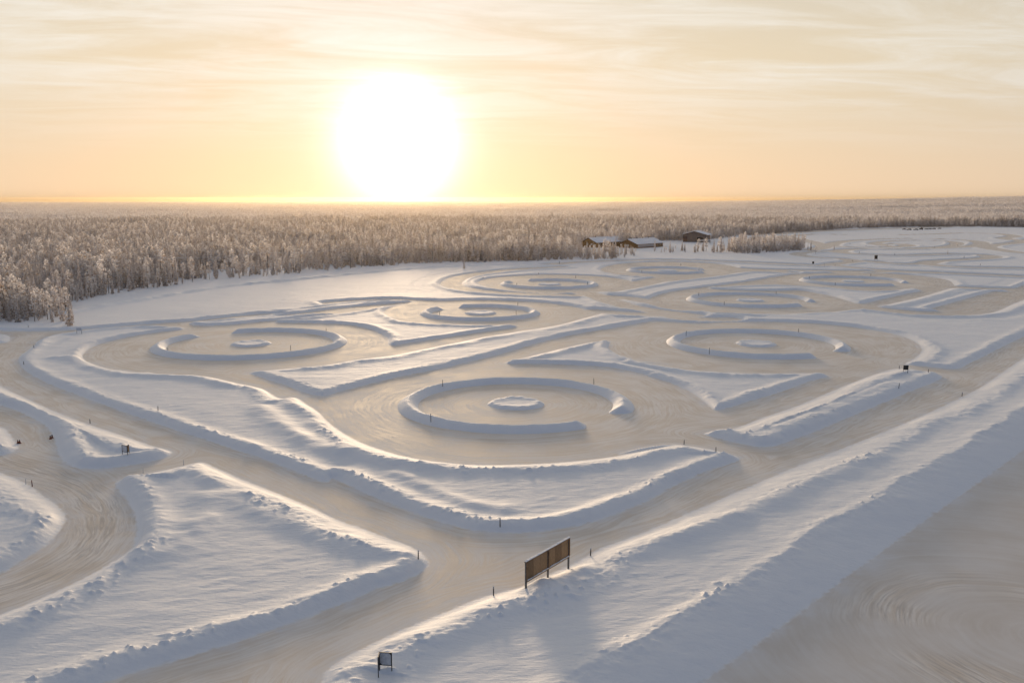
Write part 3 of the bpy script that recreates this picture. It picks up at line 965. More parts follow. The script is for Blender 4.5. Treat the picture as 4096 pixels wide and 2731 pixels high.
POLES = [
    ('R5', 1255, 322, 56, 'dark marker pole on the bank at the V-shaped corner of the near road'),
    ('R5', 742, 524, 56, 'dark marker pole at the tip of the lower left snow triangle'),
    ('R5', 1214, 753, 58, 'dark marker pole left of the brown billboard at the road edge'),
    ('R5', 1822, 505, 50, 'dark marker pole just right of the brown billboard'),
    ('R1', 1062, 741, 29, 'dark marker pole on the long bank beside the left road'),
    ('R1', 606, 827, 30, 'dark marker pole on the island above the small grey sign'),
    ('R1', 228, 321, 19, 'dark marker pole on the left bend of the big island, upper of two'),
    ('R1', 160, 433, 23, 'dark marker pole on the left bend of the big island, lower of two'),
    ('R1', 190, 184, 15, 'short marker pole below the trees at the left edge'),
    ('R1', 1235, 1109, 36, 'thin marker pole at the top tip of the lower left snow triangle', 'palepole'),
    ('R1', 962, 1166, 36, 'thin pale pole left of the tip of the lower left snow triangle', 'palepole'),
    ('R1', 174, 1237, 38, 'thin frosted pole beside the dark red pole at the left', 'palepole'),
    ('R1', 217, 1251, 43, 'dark red pole on the snow bank at the left curve', 'redpole'),
    ('R1', 1128, 335, 15, 'marker pole on the left side of the leftmost snow ring', 'pole', 1.2),
    ('R1', 1953, 325, 23, 'marker pole on the near side of the leftmost snow ring', 'pole', 1.3),
    ('R1', 2192, 203, 16, 'marker pole on the far right side of the leftmost snow ring', 'pole', 1.3),
    ('R2', 1066, 742, 24, 'marker pole on the far left side of the nearest snow ring', 'pole', 1.4),
    ('R2', 1903, 727, 20, 'marker pole on the far right side of the nearest snow ring', 'pole', 1.4),
    ('R2', 1001, 932, 28, 'marker pole on the near left side of the nearest snow ring', 'pole', 1.4),
    ('R2', 1482, 302, 12, 'marker pole on the far side of the middle snow ring', 'pole', 1.3),
    ('R2', 1050, 353, 13, 'marker pole on the left side of the middle snow ring', 'pole', 1.3),
    ('R2', 1473, 349, 13, 'marker pole on the near right side of the middle snow ring', 'pole', 1.3),
    ('R3', 478, 465, 17, 'marker pole on the far left of the ring near the black square sign', 'pole', 1.4),
    ('R3', 1101, 452, 18, 'marker pole on the far right of the ring near the black square sign', 'pole', 1.4),
    ('R3', 607, 563, 21, 'marker pole on the near left of the ring near the black square sign', 'pole', 1.4),
    ('R3', 548, 246, 10, 'marker pole on the far left of the ring right of centre', 'pole', 1.3),
    ('R3', 689, 297, 13, 'marker pole on the near left of the ring right of centre', 'pole', 1.3),
    ('R3', 977, 240, 10, 'marker pole on the far right of the ring right of centre', 'pole', 1.3),
    ('R3', 466, 1077, 24, 'marker pole at the right end of the big island, beside the disc'),
    ('R3', 643, 1117, 28, 'marker pole at the right end of the big island, beside the road'),
    ('R3', 1657, 766, 29, 'leaning dark marker pole on the long bank below the black square sign'),
    ('R3', 2008, 811, 24, 'dark marker pole on the near bank of the right hand road'),
    ('R3', 1660, 657, 15, 'thin pole just left of the black square sign'),
    ('R3', 1821, 678, 15, 'thin pole right of the black square sign at the bank end'),
    ('R3', 1161, 153, 9, 'marker pole on the left of the rightmost snow ring', 'pole', 1.3),
    ('R3', 1305, 189, 9, 'marker pole on the near side of the rightmost snow ring', 'pole', 1.3),
    ('R8', 905, 592, 14, 'marker pole on the far side of the rightmost snow ring', 'pole', 1.3),
    ('R2', 1290, 158, 9, 'tiny marker pole left of the far ring below the lodge'),
    ('R2', 1597, 133, 7, 'tiny marker pole behind the far ring below the lodge'),
    ('R2', 1476, 191, 9, 'tiny marker pole on the near left of the far ring below the lodge', 'pole', 1.3),
    ('R2', 1867, 186, 11, 'tiny marker pole on the right of the far ring below the lodge', 'pole', 1.3),
    ('R2', 1803, 150, 8, 'tiny marker pole on the far right of the far ring below the lodge', 'pole', 1.3),
    ('R7', 72, 402, 20, 'thin pole at the forest edge left of the lodge'),
    ('R7', 1026, 411, 9, 'tiny marker pole on the far side of the farthest snow ring', 'pole', 1.3),
    ('R7', 1168, 446, 12, 'tiny marker pole at the right end of the farthest snow ring', 'pole', 1.3),
    ('R7', 720, 461, 11, 'tiny marker pole on the near left of the farthest snow ring', 'pole', 1.3),
    ('R8', 464, 518, 40, 'tall thin pole right of the smaller far black sign', 'palepole'),
    ('R8', 567, 504, 12, 'short pole at the far junction right of the smaller black sign'),
    ('R8', 730, 463, 13, 'short pole at the tip of the far junction left of the larger far sign'),
    ('R8', 795, 386, 18, 'pole at the left bend of the far snake track'),
    ('R8', 1130, 402, 17, 'pole on the bank above the larger far black sign'),
    ('R8', 1785, 431, 20, 'pole at the right bend of the far snake track'),
    ('R8', 1938, 501, 17, 'pole on the bank in the far right field below the snake track'),
    ('R8', 1065, 313, 15, 'pole at the left end of the inner far loop'),
    ('R8', 1504, 336, 13, 'pole on the near side of the inner far loop'),
    ('R8', 1725, 321, 24, 'pole at the right end of the inner far loop'),
    ('R8', 860, 319, 11, 'pole in the snow left of the inner far loop'),
    ('R8', 708, 302, 12, 'pole at the left end of the outer far loop'),
]
for i, a in enumerate(POLES):
    kind = a[5] if len(a) > 5 else 'pole'
    z = a[6] if len(a) > 6 else None
    pole(a[0], a[1], a[2], a[3], a[4], kind, z, lean=0.09 if 'leaning' in a[4] else random.uniform(-.04, .04))

# ------------------------------------------------------------------ brown billboard
def billboard():
    a = hit('R5', 1417, 706)
    c = hit('R5', 1683, 584)
    ax = Vector((c.x - a.x, c.y - a.y, 0))
    Ln = ax.length
    rz = math.atan2(ax.y, ax.x)
    dep = a.y * math.cos(PITCH) + (CAMH - a.z) * math.sin(PITCH)
    Hl = (705 - 520) * REG['R5'][2] * dep / FPX / 0.955
    dep2 = c.y * math.cos(PITCH) + (CAMH - c.z) * math.sin(PITCH)
    Hr = (583 - 418) * REG['R5'][2] * dep2 / FPX / 0.955
    top = (a.z + Hl + c.z + Hr) / 2
    base = min(a.z, c.z)
    bot = (a.z + (705 - 635) * REG['R5'][2] * dep / FPX / .955 + c.z + (583 - 527) * REG['R5'][2] * dep2 / FPX / .955) / 2
    r = empty('billboard', (a.x, a.y, base), rz)
    tag(r, 'large brown plywood billboard on three grey posts beside the near road', 'billboard')
    T, B = top - base, bot - base
    for x in (0.0, Ln / 2, Ln):
        zb = hz(a.x + ax.x * x / Ln, a.y + ax.y * x / Ln) - base
        MB().box((x - .09, -.09, zb - .5), (x + .09, .09, T + .02)).build('post', M['post'], r)
        MB().box((x - .06, -.20, B + .1), (x + .06, -.092, T - .02)).build('batten', M['wood2'], r)
    MB().box((-.16, -.14, T + .023), (Ln + .16, .14, T + .12)).build('top_rail', M['wood2'], r)
    MB().box((.0, -.17, B - .12), (Ln, .128, B - .003)).build('bottom_rail', M['wood2'], r)
    cap = MB()
    n = 28
    for i in range(n):
        x0, x1 = -.14 + (Ln + .28) * i / n, -.14 + (Ln + .28) * (i + 1) / n - 0.0
        h = .07 + .06 * random.random()
        cap.box((x0, -.13, T + .122), (x1, .13, T + .125 + h))
    cap.build('snow_cap', M['snow'], r)
    sl_ = MB()
    for i in range(n):
        x0, x1 = .1 + (Ln - .2) * i / n, .1 + (Ln - .2) * (i + 1) / n
        sl_.box((x0, -.16, B), (x1, -.03, B + .04 + .08 * random.random()))
    sl_.build('ledge_snow', M['snow'], r)
    bays = [(0.09, Ln / 2 - .09, 3), (Ln / 2 + .09, Ln - .09, 3)]
    for bi, (x0, x1, n) in enumerate(bays):
        for k in range(n):
            u0, u1 = x0 + (x1 - x0) * k / n, x0 + (x1 - x0) * (k + 1) / n - .012
            off = random.uniform(0, .012)
            MB().box((u0, .0 + off, B + .003), (u1, .022 + off, T + .018)).build('panel', M['wood2' if (bi, k) in ((1, 1), (0, 0)) else 'wood'], r)
billboard()

# ------------------------------------------------------------------ framed track signs: two boards meeting at an angle on three legs
def panel_frame(r, p, q, zb, zt, board, front):
    """a board between two posts with a frame round it"""
    d = Vector((q[0] - p[0], q[1] - p[1], 0))
    L = d.length
    mt = Matrix.Translation((p[0], p[1], 0)) @ Matrix.Rotation(math.atan2(d.y, d.x), 4, 'Z')
    MB().box((.06, -.02, zb + .06), (L - .06, .02, zt - .06), mt).build('panel', M[board], r)
    f = MB()
    f.box((.0, -.05, zt - .06), (L, .05, zt), mt)
    f.box((.0, -.05, zb), (L, .05, zb + .06), mt)
    f.box((.0, -.045, zb + .06), (.06, .045, zt - .06), mt)
    f.box((L - .06, -.045, zb + .06), (L, .045, zt - .06), mt)
    fr = f.build('frame', M['frame'], r)
    if front:
        for (x, z, sx, sz) in ((L - .06, zt - .06, -1, -1), (.06, zb + .06, 1, 1)):
            c = .2
            v = [mt @ Vector((x, -.026, z)), mt @ Vector((x + sx * c, -.026, z)), mt @ Vector((x, -.026, z + sz * c)),
                 mt @ Vector((x, -.0205, z)), mt @ Vector((x + sx * c, -.0205, z)), mt @ Vector((x, -.0205, z + sz * c))]
            MB().add(v, [(0, 1, 2), (5, 4, 3), (0, 3, 4, 1), (1, 4, 5, 2), (2, 5, 3, 0)]).build('corner_plate', M['frame'], fr)

def wedge_sign(reg, fl, fr, side, zb, zt, label, side_board, scale_snow=True):
    a, b, c = hit(reg, *fl), hit(reg, *fr), hit(reg, *side)
    base = Vector(((a.x + b.x) / 2, (a.y + b.y) / 2, min(a.z, b.z, c.z)))
    r = empty('track_sign', base)
    tag(r, label, 'track sign', 'framed track signs on legs')
    loc = [Vector((q.x - base.x, q.y - base.y, q.z - base.z)) for q in (a, b, c)]
    for q in loc:
        MB().tube((q.x, q.y, q.z - .4), (q.x, q.y, zt + .01), .05, .05, 8).build('leg', M['frame'], r)
    panel_frame(r, loc[0], loc[1], zb, zt, 'grey', True)
    # the second board leans away from a front corner
    n = min((0, 1), key=lambda i: (loc[i] - loc[2]).length)
    p, q = loc[n], loc[2]
    k = (q - p).normalized() * .07
    panel_frame(r, (p.x + k.x, p.y + k.y), (q.x - k.x, q.y - k.y), zb, zt, side_board, False)
    return r
wedge_sign('R5', (500, 1228), (576, 1225), (492, 1268), 0.72, 2.05, 'grey framed sign with black corners on thin legs at the bottom edge', 'black')
wedge_sign('R4', (679, 300), (708, 304), (717, 292), 0.5, 1.72, 'small grey framed sign with a brown side board on the left island', 'wood')

# ------------------------------------------------------------------ black square boards
def board(reg, xl, xr, yb, ytop, ybot, label, mat='black'):
    a, b = hit(reg, xl, yb), hit(reg, xr, yb)
    dep = a.y * math.cos(PITCH) + CAMH * math.sin(PITCH)
    k = REG[reg][2] * dep / FPX / .98
    W_ = (xr - xl) * k
    T, B = (yb - ytop) * k, (yb - ybot) * k
    r = empty('square_sign', ((a.x + b.x) / 2, (a.y + b.y) / 2, min(a.z, b.z)))
    tag(r, label, 'square sign', 'square boards on two legs')
    for s in (-1, 1):
        MB().tube((s * W_ / 2, 0, -.4), (s * W_ / 2, 0, T - .03), .055, .055, 8).build('leg', M['frame'], r)
    MB().box((-W_ / 2 - .08, -.10, B), (W_ / 2 + .08, -.057, T)).build('panel', M[mat], r)
    MB().box((-W_ / 2 - .05, -.056, (T + B) / 2 - .05), (W_ / 2 + .05, -.02, (T + B) / 2 + .05)).build('brace', M['frame'], r)
    c = MB()
    for i in range(8):
        x0 = -W_ / 2 - .06 + (W_ + .12) * i / 8
        c.box((x0, -.1, T + .002), (x0 + (W_ + .12) / 8, -.05, T + .04 + .05 * random.random()))
    c.build('snow_cap', M['snow'], r)
board('R3', 1682, 1707, 676, 636, 661, 'black square sign on two legs at the end of the long bank')
board('R8', 939, 966, 450, 405, 440, 'larger far black sign on legs at the distant junction')
board('R8', 351, 368, 489, 463, 483, 'smaller far black sign on legs right of the tree strip')
board('R1', 517, 549, 226, 186, 206, 'pale frosted frame sign on the bank below the left trees', 'grey')

# ------------------------------------------------------------------ traffic cones
CONE_B = MB().box((-.2, -.2, 0), (.2, .2, .035)).mesh('base', M['cone'])
CONE_C = MB().lathe([(.15, .035), (.135, .12), (.06, .5), (.045, .56), (.02, .57)], 12).mesh('cone_body', M['conedark'])
CONE_S = MB().lathe([(.128, .20), (.13, .205), (.108, .30), (.106, .305)], 12).mesh('stripe', M['cone'])
for i, (reg, x, y, lb) in enumerate([
        ('R1', 121, 962, 'traffic cone by the far-left snow tip, left of the pair'),
        ('R1', 133, 962, 'traffic cone by the far-left snow tip, right of the pair'),
        ('R1', 339, 933, 'traffic cone against the left island bank, left of the pair'),
        ('R1', 351, 926, 'traffic cone against the left island bank, right of the pair')]):
    p = hit(reg, x, y)
    e = empty('traffic_cone', p, random.uniform(0, 1))
    e.scale = (1.25, 1.25, 1.25)
    for m in (CONE_B, CONE_C, CONE_S):
        link(bpy.data.objects.new(m.name.split('.')[0], m), e)
    tag(e, lb, 'traffic cone', 'traffic cones on the left track')

# ------------------------------------------------------------------ dark vehicles parked far away
def car_meshes():
    prof = [(-2.25, .35), (2.25, .35), (2.3, .75), (1.9, .95), (1.0, 1.02), (.35, 1.5), (-1.1, 1.52), (-1.9, 1.05), (-2.28, .95)]
    b = MB().prism(prof, -.9, .9)
    body = b.mesh('body', M['car'])
    w = MB()
    win = MB().prism([(.85, 1.04), (.32, 1.44), (-1.05, 1.45), (-1.7, 1.06)], -.92, .92).mesh('window', M['glass'])
    wh = MB().tube((-.12, 0, 0), (.12, 0, 0), .34, .34, 12).mesh('wheel', M['tyre'])
    rs = MB().box((-.75, -1.0, 1.525), (.75, .3, 1.6)).mesh('roof_snow', M['snow'])
    return body, win, wh, rs
CB, CW, CH, CR = car_meshes()
CARS = [(1218, 163, 0, 'leftmost dark parked vehicle on the far road'), (1265, 166, 1, 'second dark vehicle from the left on the far road'),
        (1330, 167, 1, 'long dark vehicle standing apart left of the tall one on the far road'), (1380, 165, 2, 'tall dark vehicle amid the row on the far road'),
        (1428, 161, 0, 'dark parked vehicle just right of the tall one on the far road'), (1460, 159, 0, 'third dark vehicle from the right on the far road'),
        (1500, 158, 0, 'second dark vehicle from the right on the far road'), (1552, 156, 0, 'rightmost dark parked vehicle on the far road')]
for x, y, k, lb in CARS:
    q = hit('R8', x, y)
    e = empty('parked_car', (q.x, q.y, q.z), math.radians(80 + random.uniform(-15, 15)))
    e.scale = [(1.2, 1.25, 1.2), (1.3, 1.6, 1.3), (1.2, 1.2, 2.4)][k]
    link(bpy.data.objects.new('body', CB), e)
    link(bpy.data.objects.new('window', CW), e)
    for sx in (-1, 1):
        for sy in (-1, 1):
            w = link(bpy.data.objects.new('wheel', CH), e)
            w.location = (sx * .82, sy * 1.4, .34)
    tag(e, lb, 'car', 'dark vehicles parked in a far row')

# ------------------------------------------------------------------ lodge buildings
def gable_house(name, label, loc, rz, L, D, eave, ridge_h, wall='log', over=1.0, gable_windows=(), side_windows=(), doors=(), chimneys=(), gable_doors=(), cat='building'):
    """ridge along local x; front long side faces -y; left gable at x=0"""
    r = empty(name, loc, rz)
    tag(r, label, cat)
    t = .3
    for nm, a, b in (('wall', (0, 0, -1), (L, t, eave)), ('wall', (0, D - t, -1), (L, D, eave))):
        MB().box(a, b).build(nm, M[wall], r)
    for x0 in (0.0, L - t):
        MB().prism([(t + .002, -1), (D - t - .002, -1), (D - t - .002, eave), (D / 2, ridge_h - .35), (t + .002, eave)], x0 + .002, x0 + t - .004).build('gable_wall', M[wall], r)
    sl = (ridge_h - eave) / (D / 2)
    def slope(y0, y1, dz0, dz1, mat, nm, par, ov):
        z = lambda y: ridge_h - abs(y - D / 2) * sl
        m = MB().prism([(y0, z(y0) + dz0), (y1, z(y1) + dz0), (y1, z(y1) + dz1), (y0, z(y0) + dz1)], -ov, L + ov)
        return m.build(nm, M[mat], par)
    roof = slope(-over, D / 2, 0.05, .25, 'log', 'roof', r, over)
    roof2 = slope(D / 2, D + over, 0.05, .25, 'log', 'roof', r, over)
    # snow blanket with a rounded, uneven edge
    for y0, y1, par in ((-over - .15, D / 2, roof), (D / 2, D + over + .15, roof2)):
        nu, nv = 36, 10
        z = lambda y: ridge_h - abs(y - D / 2) * sl
        V = []
        for i in range(nu + 1):
            for j in range(nv + 1):
                u = -over - .2 + (L + 2 * over + .4) * i / nu
                yy = y0 + (y1 - y0) * j / nv
                edge = min(i, nu - i, (j if par is roof else nv - j))
                th = .26 + .55 * min(edge, 2) / 2 + random.uniform(-.05, .05)
                V.append((u, yy, z(yy) + th))
        ix = np.arange((nu + 1) * (nv + 1)).reshape(nu + 1, nv + 1)
        Qd = np.stack([ix[:-1, :-1], ix[1:, :-1], ix[1:, 1:], ix[:-1, 1:]], -1).reshape(-1, 4)
        link(bpy.data.objects.new('roof_snow', mesh_from_np('roof_snow', np.array(V), Qd, M['snow'], True)), par)
    def opening(nm, a, b, pane, out_, axis):
        m = MB()
        (u0, z0), (u1, z1) = a, b
        def bx(p0, p1, d0, d1, q0, q1):
            return ((p0, d0, q0), (p1, d1, q1)) if axis == 'x' else ((d0, p0, q0), (d1, p1, q1))
        d0, d1 = sorted((out_ * .01, out_ * .09))
        for p0, p1, q0, q1 in ((u0 - .15, u1 + .15, z1, z1 + .15), (u0 - .15, u1 + .15, z0 - .15, z0), (u0 - .15, u0, z0, z1), (u1, u1 + .15, z0, z1)):
            m.box(*bx(p0, p1, d0, d1, q0, q1))
        w = m.build(nm, M['trim'], r)
        e0, e1 = sorted((out_ * .005, out_ * .05))
        MB().box(*bx(u0, u1, e0, e1, z0, z1)).build('pane' if nm == 'window' else 'leaf', M[pane], w)
    for u, z0, w, h in side_windows:
        opening('window', (u, z0), (u + w, z0 + h), 'glass', -1, 'x')
    for u, w, h in doors:
        opening('door', (u, .1), (u + w, .1 + h), 'wood2', -1, 'x')
    for y, z0, w, h in gable_windows:
        opening('window', (y, z0), (y + w, z0 + h), 'frost_pane', -1, 'y')
    for y, w, h in gable_doors:
        opening('door', (y, .1), (y + w, .1 + h), 'conedark', -1, 'y')
    for u in chimneys:
        MB().box((u, D / 2 - .35, ridge_h - .4), (u + .7, D / 2 + .35, ridge_h + 1.5)).build('chimney', M['frame'], roof)
    return r

def at_depth(reg, x, y, depth):
    """point on the sight line at a given forward distance"""
    r = ray(*px(reg, x, y))
    k = depth / r.y
    return Vector((r.x * k, r.y * k, CAMH + r.z * k))
# the buildings stand on the flat ground behind the strip of trees
DB = 845.0
HS = DB / FPX            # metres per photograph pixel there
def hx(x):               # zoomed RH pixel to metres to the right
    return (2300 + x * .2551 - PW / 2) * HS
g0 = hz(hx(330), DB)
sx = .2551 * HS
RZ = math.radians(48)
lodge = gable_house('lodge', 'brown log lodge with snowy gable roof behind the tree strip, left of the long wing', (hx(330), DB, g0), RZ, 46.0, 17.0, 5.0, 8.8,
    gable_windows=((4.6, 2.6, 1.8, 1.4), (9.6, 2.6, 1.8, 1.4)), side_windows=((3, 1.6, 3.0, 2.2), (10, 1.6, 4.2, 2.3), (18, 1.6, 4.2, 2.3), (27, 1.6, 3.0, 2.2)), doors=((7.0, 1.6, 2.5), (24, 1.8, 2.5)), chimneys=(9.5,))
wing = gable_house('lodge_wing', 'long low wing with snowy roof and pale wall, right of the brown lodge', (hx(945), DB - 8, g0), RZ, 44.0, 20.0, 3.9, 7.8,
    gable_windows=((9.0, 1.2, 5.0, 2.0),), side_windows=((36, 1.4, 2.4, 1.8), (40, 1.4, 2.0, 1.8)), doors=((33, 1.6, 2.5),), chimneys=(4.5, 14.0, 23.5, 33.5))
MB().box((1.6, -.06, .9), (31, -.004, 3.4)).build('cladding_panel', M['palewall'], wing)
MB().box((.5, -.5, -.5), (43, -.07, .85)).build('plinth', M['wood2'], wing)
DC = 955.0
shx = (2300 + 2040 * .2551 - PW / 2) * DC / FPX
shed = gable_house('shed', 'dark boarded shed with snowy gable roof, apart on the right', (shx, DC, hz(shx, DC)), math.radians(64), 17.0, 25.0, 7.8, 11.2, wall='greywall', over=1.8,
    gable_doors=((3.2, 7.0, 5.0),), side_windows=((6, 2.6, 2.0, 1.4),))
MB().box((-.06, 20.3, -.2), (-.004, 24.6, 5.8)).build('plum_panel', M['plum'], shed)
cpx = (2300 + 1965 * .2551 - PW / 2) * 930 / FPX
cp = empty('carport', (cpx, 930, hz(cpx, 930)), math.radians(5))
tag(cp, 'small flat snow-covered shelter on posts in front of the shed', 'shelter')
for x in (0, 9.5):
    for y in (0, 3):
        MB().box((x, y, -.5), (x + .2, y + .2, 2.7)).build('post', M['log'], cp)
rf = MB().box((-.5, -.5, 2.7), (10.2, 3.7, 2.9)).build('roof', M['log'], cp)
MB().box((-.55, -.55, 2.902), (10.25, 3.75, 3.5)).build('roof_snow', M['snow'], rf)

# ------------------------------------------------------------------ trees
class TM:
    def __init__(s):
        s.v, s.f, s.c = [], [], []
    def tri(s, a, b, c, fr):
        n = len(s.v)
        s.v += [a, b, c]
        s.f.append((n, n + 1, n + 2))
        s.c.append(fr)

def crown_spruce(h, r, z0, seed, whorls=20, per=6):
    R = random.Random(seed)
    t = TM()
    for k in range(whorls):
        u = k / (whorls - 1)
        z = z0 + (h - z0) * u ** 0.95
        L0 = r * (1 - u) ** 0.75 * (0.75 + 0.5 * R.random()) * (1 if u > .1 else .75) + .12
        a0 = R.random() * 6.28
        for j in range(per):
            a = a0 + 6.28 * j / per + R.uniform(-.35, .35)
            L = L0 * R.uniform(.6, 1.15)
            ca, sa = math.cos(a), math.sin(a)
            w = .26 * L + .14
            drop = L * R.uniform(.25, .55)
            fr = min(max(R.gauss(.80, .22), 0), 1)
            p0 = Vector((0, 0, z + .12 * L))
            p1 = Vector((ca * L * .55, sa * L * .55, z - drop * .3))
            p2 = Vector((ca * L, sa * L, z - drop))
            side = Vector((-sa, ca, 0)) * w
            sag = Vector((0, 0, -.22 * L - .08))
            t.tri(p0, p1 + side + sag * .5, p1 - side + sag * .5, fr)
            t.tri(p1 + side + sag * .5, p2, p1 - side + sag * .5, min(fr + .15, 1))
            for sgn in (1, -1):
                q = p1 + side * sgn * R.uniform(.5, 1.2)
                t.tri(p1, q + sag * 2.4, p2 + sag, R.uniform(.1, .7))
    t.tri(Vector((-.12, 0, h - .8)), Vector((.12, .05, h - .8)), Vector((0, 0, h + .3)), .9)
    return t

def crown_pine(h, r, z0, seed, clumps=46, tall=1.0):
    R = random.Random(seed)
    t = TM()
    cz, rz = (h + z0) / 2, (h - z0) / 2
    for k in range(clumps):
        while True:
            x, y, z = R.uniform(-1, 1), R.uniform(-1, 1), R.uniform(-1, 1)
            if x * x + y * y + z * z < 1:
                break
        taper = 1 - .45 * max(z, 0)
        c = Vector((x * r * taper, y * r * taper, cz + z * rz))
        s = r * R.uniform(.22, .42)
        fr = min(max(R.gauss(.78, .25), 0), 1)
        for q in range(9):
            d = Vector((R.gauss(0, 1), R.gauss(0, 1), R.gauss(0, .7))).normalized()
            e = d.orthogonal().normalized()
            f = d.cross(e)
            p = c + d * s * .8
            b = s * R.uniform(.35, .6)
            low = .35 if d.z < -.2 else 0
            t.tri(p + e * b, p - e * b * .6 + f * b * .7, p - f * b - e * .3 * b + d * s * .3, max(fr + R.uniform(-.2, .2) - low, 0))
    return t

def tm_arrays(t):
    return np.array([tuple(q) for q in t.v]), np.array(t.f), np.array(t.c)

def tm_mesh(name, t):
    v, f, c = tm_arrays(t)
    return mesh_from_np(name, v, f, M['tree'], False, (('frost', 'FACE', c),))

def trunk_mesh(h, z1, r):
    return MB().tube((0, 0, -.6), (0.05, 0, h * .5), r, r * .62, 7).tube((0.05, 0, h * .5), (0.0, .05, h * z1), r * .62, r * .2, 6).mesh('trunk', M['trunk'])

VAR = []      # (crown mesh, trunk mesh, nominal height)
for i, (h, r, z0, kind) in enumerate([(12, 1.45, .8, 's'), (10, 1.3, .5, 's'), (13, 1.3, 1.4, 's'), (8, 1.25, .3, 's'), (11, 1.0, .8, 's'), (12, 1.6, 3.2, 'p'), (10.5, 1.5, 2.4, 'p')]):
    t = crown_spruce(h, r, z0, 100 + i) if kind == 's' else crown_pine(h, r, z0, 100 + i)
    VAR.append((tm_mesh('crown', t), trunk_mesh(h, .93, .15), h))

# --- where the forest stands
near_edge = P('F', [(-900, 800), (-300, 752), (0, 743), (70, 742), (138, 750), (148, 722), (170, 700), (300, 670), (430, 652), (560, 641), (700, 627), (860, 612), (1000, 605), (1150, 602), (1300, 598), (1400, 596), (1455, 592)])
def edge_depth(az):
    a = np.arctan2(near_edge[:, 0], near_edge[:, 1])
    d = np.hypot(near_edge[:, 0], near_edge[:, 1])
    # the profile is monotone in azimuth except at the grove; take the envelope
    o = np.argsort(a)
    return np.interp(az, a[o], d[o])
far_az = np.array([math.atan((1.7415 * x - PW / 2) / FPX) for x in (1440, 1500, 1560, 1640, 1750, 1850, 1950, 2050, 2200, 2352, 2700)])
far_d = np.array([760, 905, 960, 1060, 1230, 1360, 1500, 1610, 1700, 1690, 1700.0])
AZ_L = math.atan((1.7415 * 1450 - PW / 2) / FPX)

def forest_mask(x, y):
    az, d = np.arctan2(x, y), np.hypot(x, y)
    lim = np.where(az < AZ_L, edge_depth(az), np.interp(az, far_az, far_d))
    ok = d > lim + 1.5 * vnoise(x / 9, y / 9, 4) * 6
    # yard and driveway round the lodge stay open
    yard = (x > hx(-60)) & (x < hx(1500)) & (y > 705) & (y < DB + 28)
    yard2 = (x > hx(1450)) & (x < hx(2300)) & (y > 700) & (y < DC + 40)
    return ok & ~yard & ~yard2

pts = []
def scatter(n_try, d0, d1, gap):
    az = rng.uniform(math.radians(-37), math.radians(37), n_try)
    d = np.sqrt(rng.uniform(d0 * d0, d1 * d1, n_try))
    x, y = d * np.sin(az), d * np.cos(az)
    k = forest_mask(x, y)
    x, y = x[k], y[k]
    cell = np.floor(x / gap).astype(np.int64) * 100003 + np.floor(y / gap).astype(np.int64)
    _, u = np.unique(cell, return_index=True)
    return x[u], y[u]
x1, y1 = scatter(350000, 300, 1800, 3.4)
dens = fbm(x1 / 55, y1 / 55, 8, 3)
keep = rng.random(len(x1)) < np.clip(0.80 + dens * 1.1, 0.15, 0.95)
x1, y1, dens = x1[keep], y1[keep], dens[keep]
# groves of the foreground: strip before the lodge, strip before the shed, dark grove to the right
def strip(reg, quad, n):
    q = P(reg, quad)
    out = []
    lo, hi = q.min(0), q.max(0)
    while len(out) < n:
        p = rng.uniform(lo, hi)
        ins = False
        for i in range(len(q)):
            (ax_, ay), (bx_, by) = q[i], q[(i + 1) % len(q)]
            if (ay > p[1]) != (by > p[1]) and p[0] < (bx_ - ax_) * (p[1] - ay) / (by - ay) + ax_:
                ins = not ins
        if ins and all((p[0] - o[0]) ** 2 + (p[1] - o[1]) ** 2 > 5 for o in out):
            out.append(p)
    return np.array(out)
g_lodge = strip('R7', [(-60, 362), (330, 352), (670, 340), (672, 318), (330, 322), (-60, 330)], 120)
g_shed = strip('R7', [(815, 318), (1000, 318), (1400, 316), (1400, 300), (1000, 302), (815, 306)], 34)
g_grove = strip('R7', [(1390, 316), (1560, 324), (1700, 318), (1990, 298), (1990, 280), (1780, 262), (1500, 262), (1400, 285)], 320)
NV = len(VAR)
allp = []          # x, y, zone
d1 = np.hypot(x1, y1)
az1 = np.arctan2(x1, y1)
left_clump = az1 < math.atan((1.7415 * 152 - PW / 2) / FPX)
zone = np.where(left_clump & (d1 < 370), 1, 2)
hscale = np.clip(1.02 + 0.75 * fbm(x1 / 28, y1 / 28, 14, 2) + rng.normal(0, .17, len(x1)), .35, 1.7)
lim1 = np.where(az1 < AZ_L, edge_depth(az1), np.interp(az1, far_az, far_d))
rim = d1 - lim1 < 11
hscale = np.where(rim, hscale * rng.uniform(.35, 1.05, len(x1)), hscale)
pool = [(x1[i], y1[i], int(zone[i]), float(hscale[i])) for i in range(len(x1))]
for arr, zn in ((g_lodge, 3), (g_shed, 4), (g_grove, 5)):
    for p in arr:
        hs = {3: random.uniform(.42, .82), 4: random.choice((.4, .5, .6, .9, 1.0)) * random.uniform(.8, 1.2), 5: random.uniform(.75, 1.25)}[zn]
        pool.append((p[0], p[1], zn, hs))
LONE = [('R1', 470, 172, 1.0, 'lone frosted tree standing just right of the left grove'), ('R1', 488, 150, .75, 'slim frosted tree behind the lone tree right of the left grove'),
        ('R1', 420, 140, .9, 'frosted tree at the right end of the left grove, left of the lone tree'),
        ('R2', 1185, 103, .62, 'lone small frosted bush on the edge of the bare snow field'),
        ('R8', 382, 392, .62, 'lone frosted tree right of the dark grove, nearest of the stragglers'), ('R8', 338, 356, .8, 'slim frosted tree just right of the dark grove'),
        ('R8', 310, 352, .6, 'small frosted tree at the right end of the dark grove'), ('R8', 558, 350, .38, 'tiny frosted bush beside the far snake track'),
        ('R8', 1631, 394, .36, 'tiny lone frosted bush in the middle of the far snake track field')]
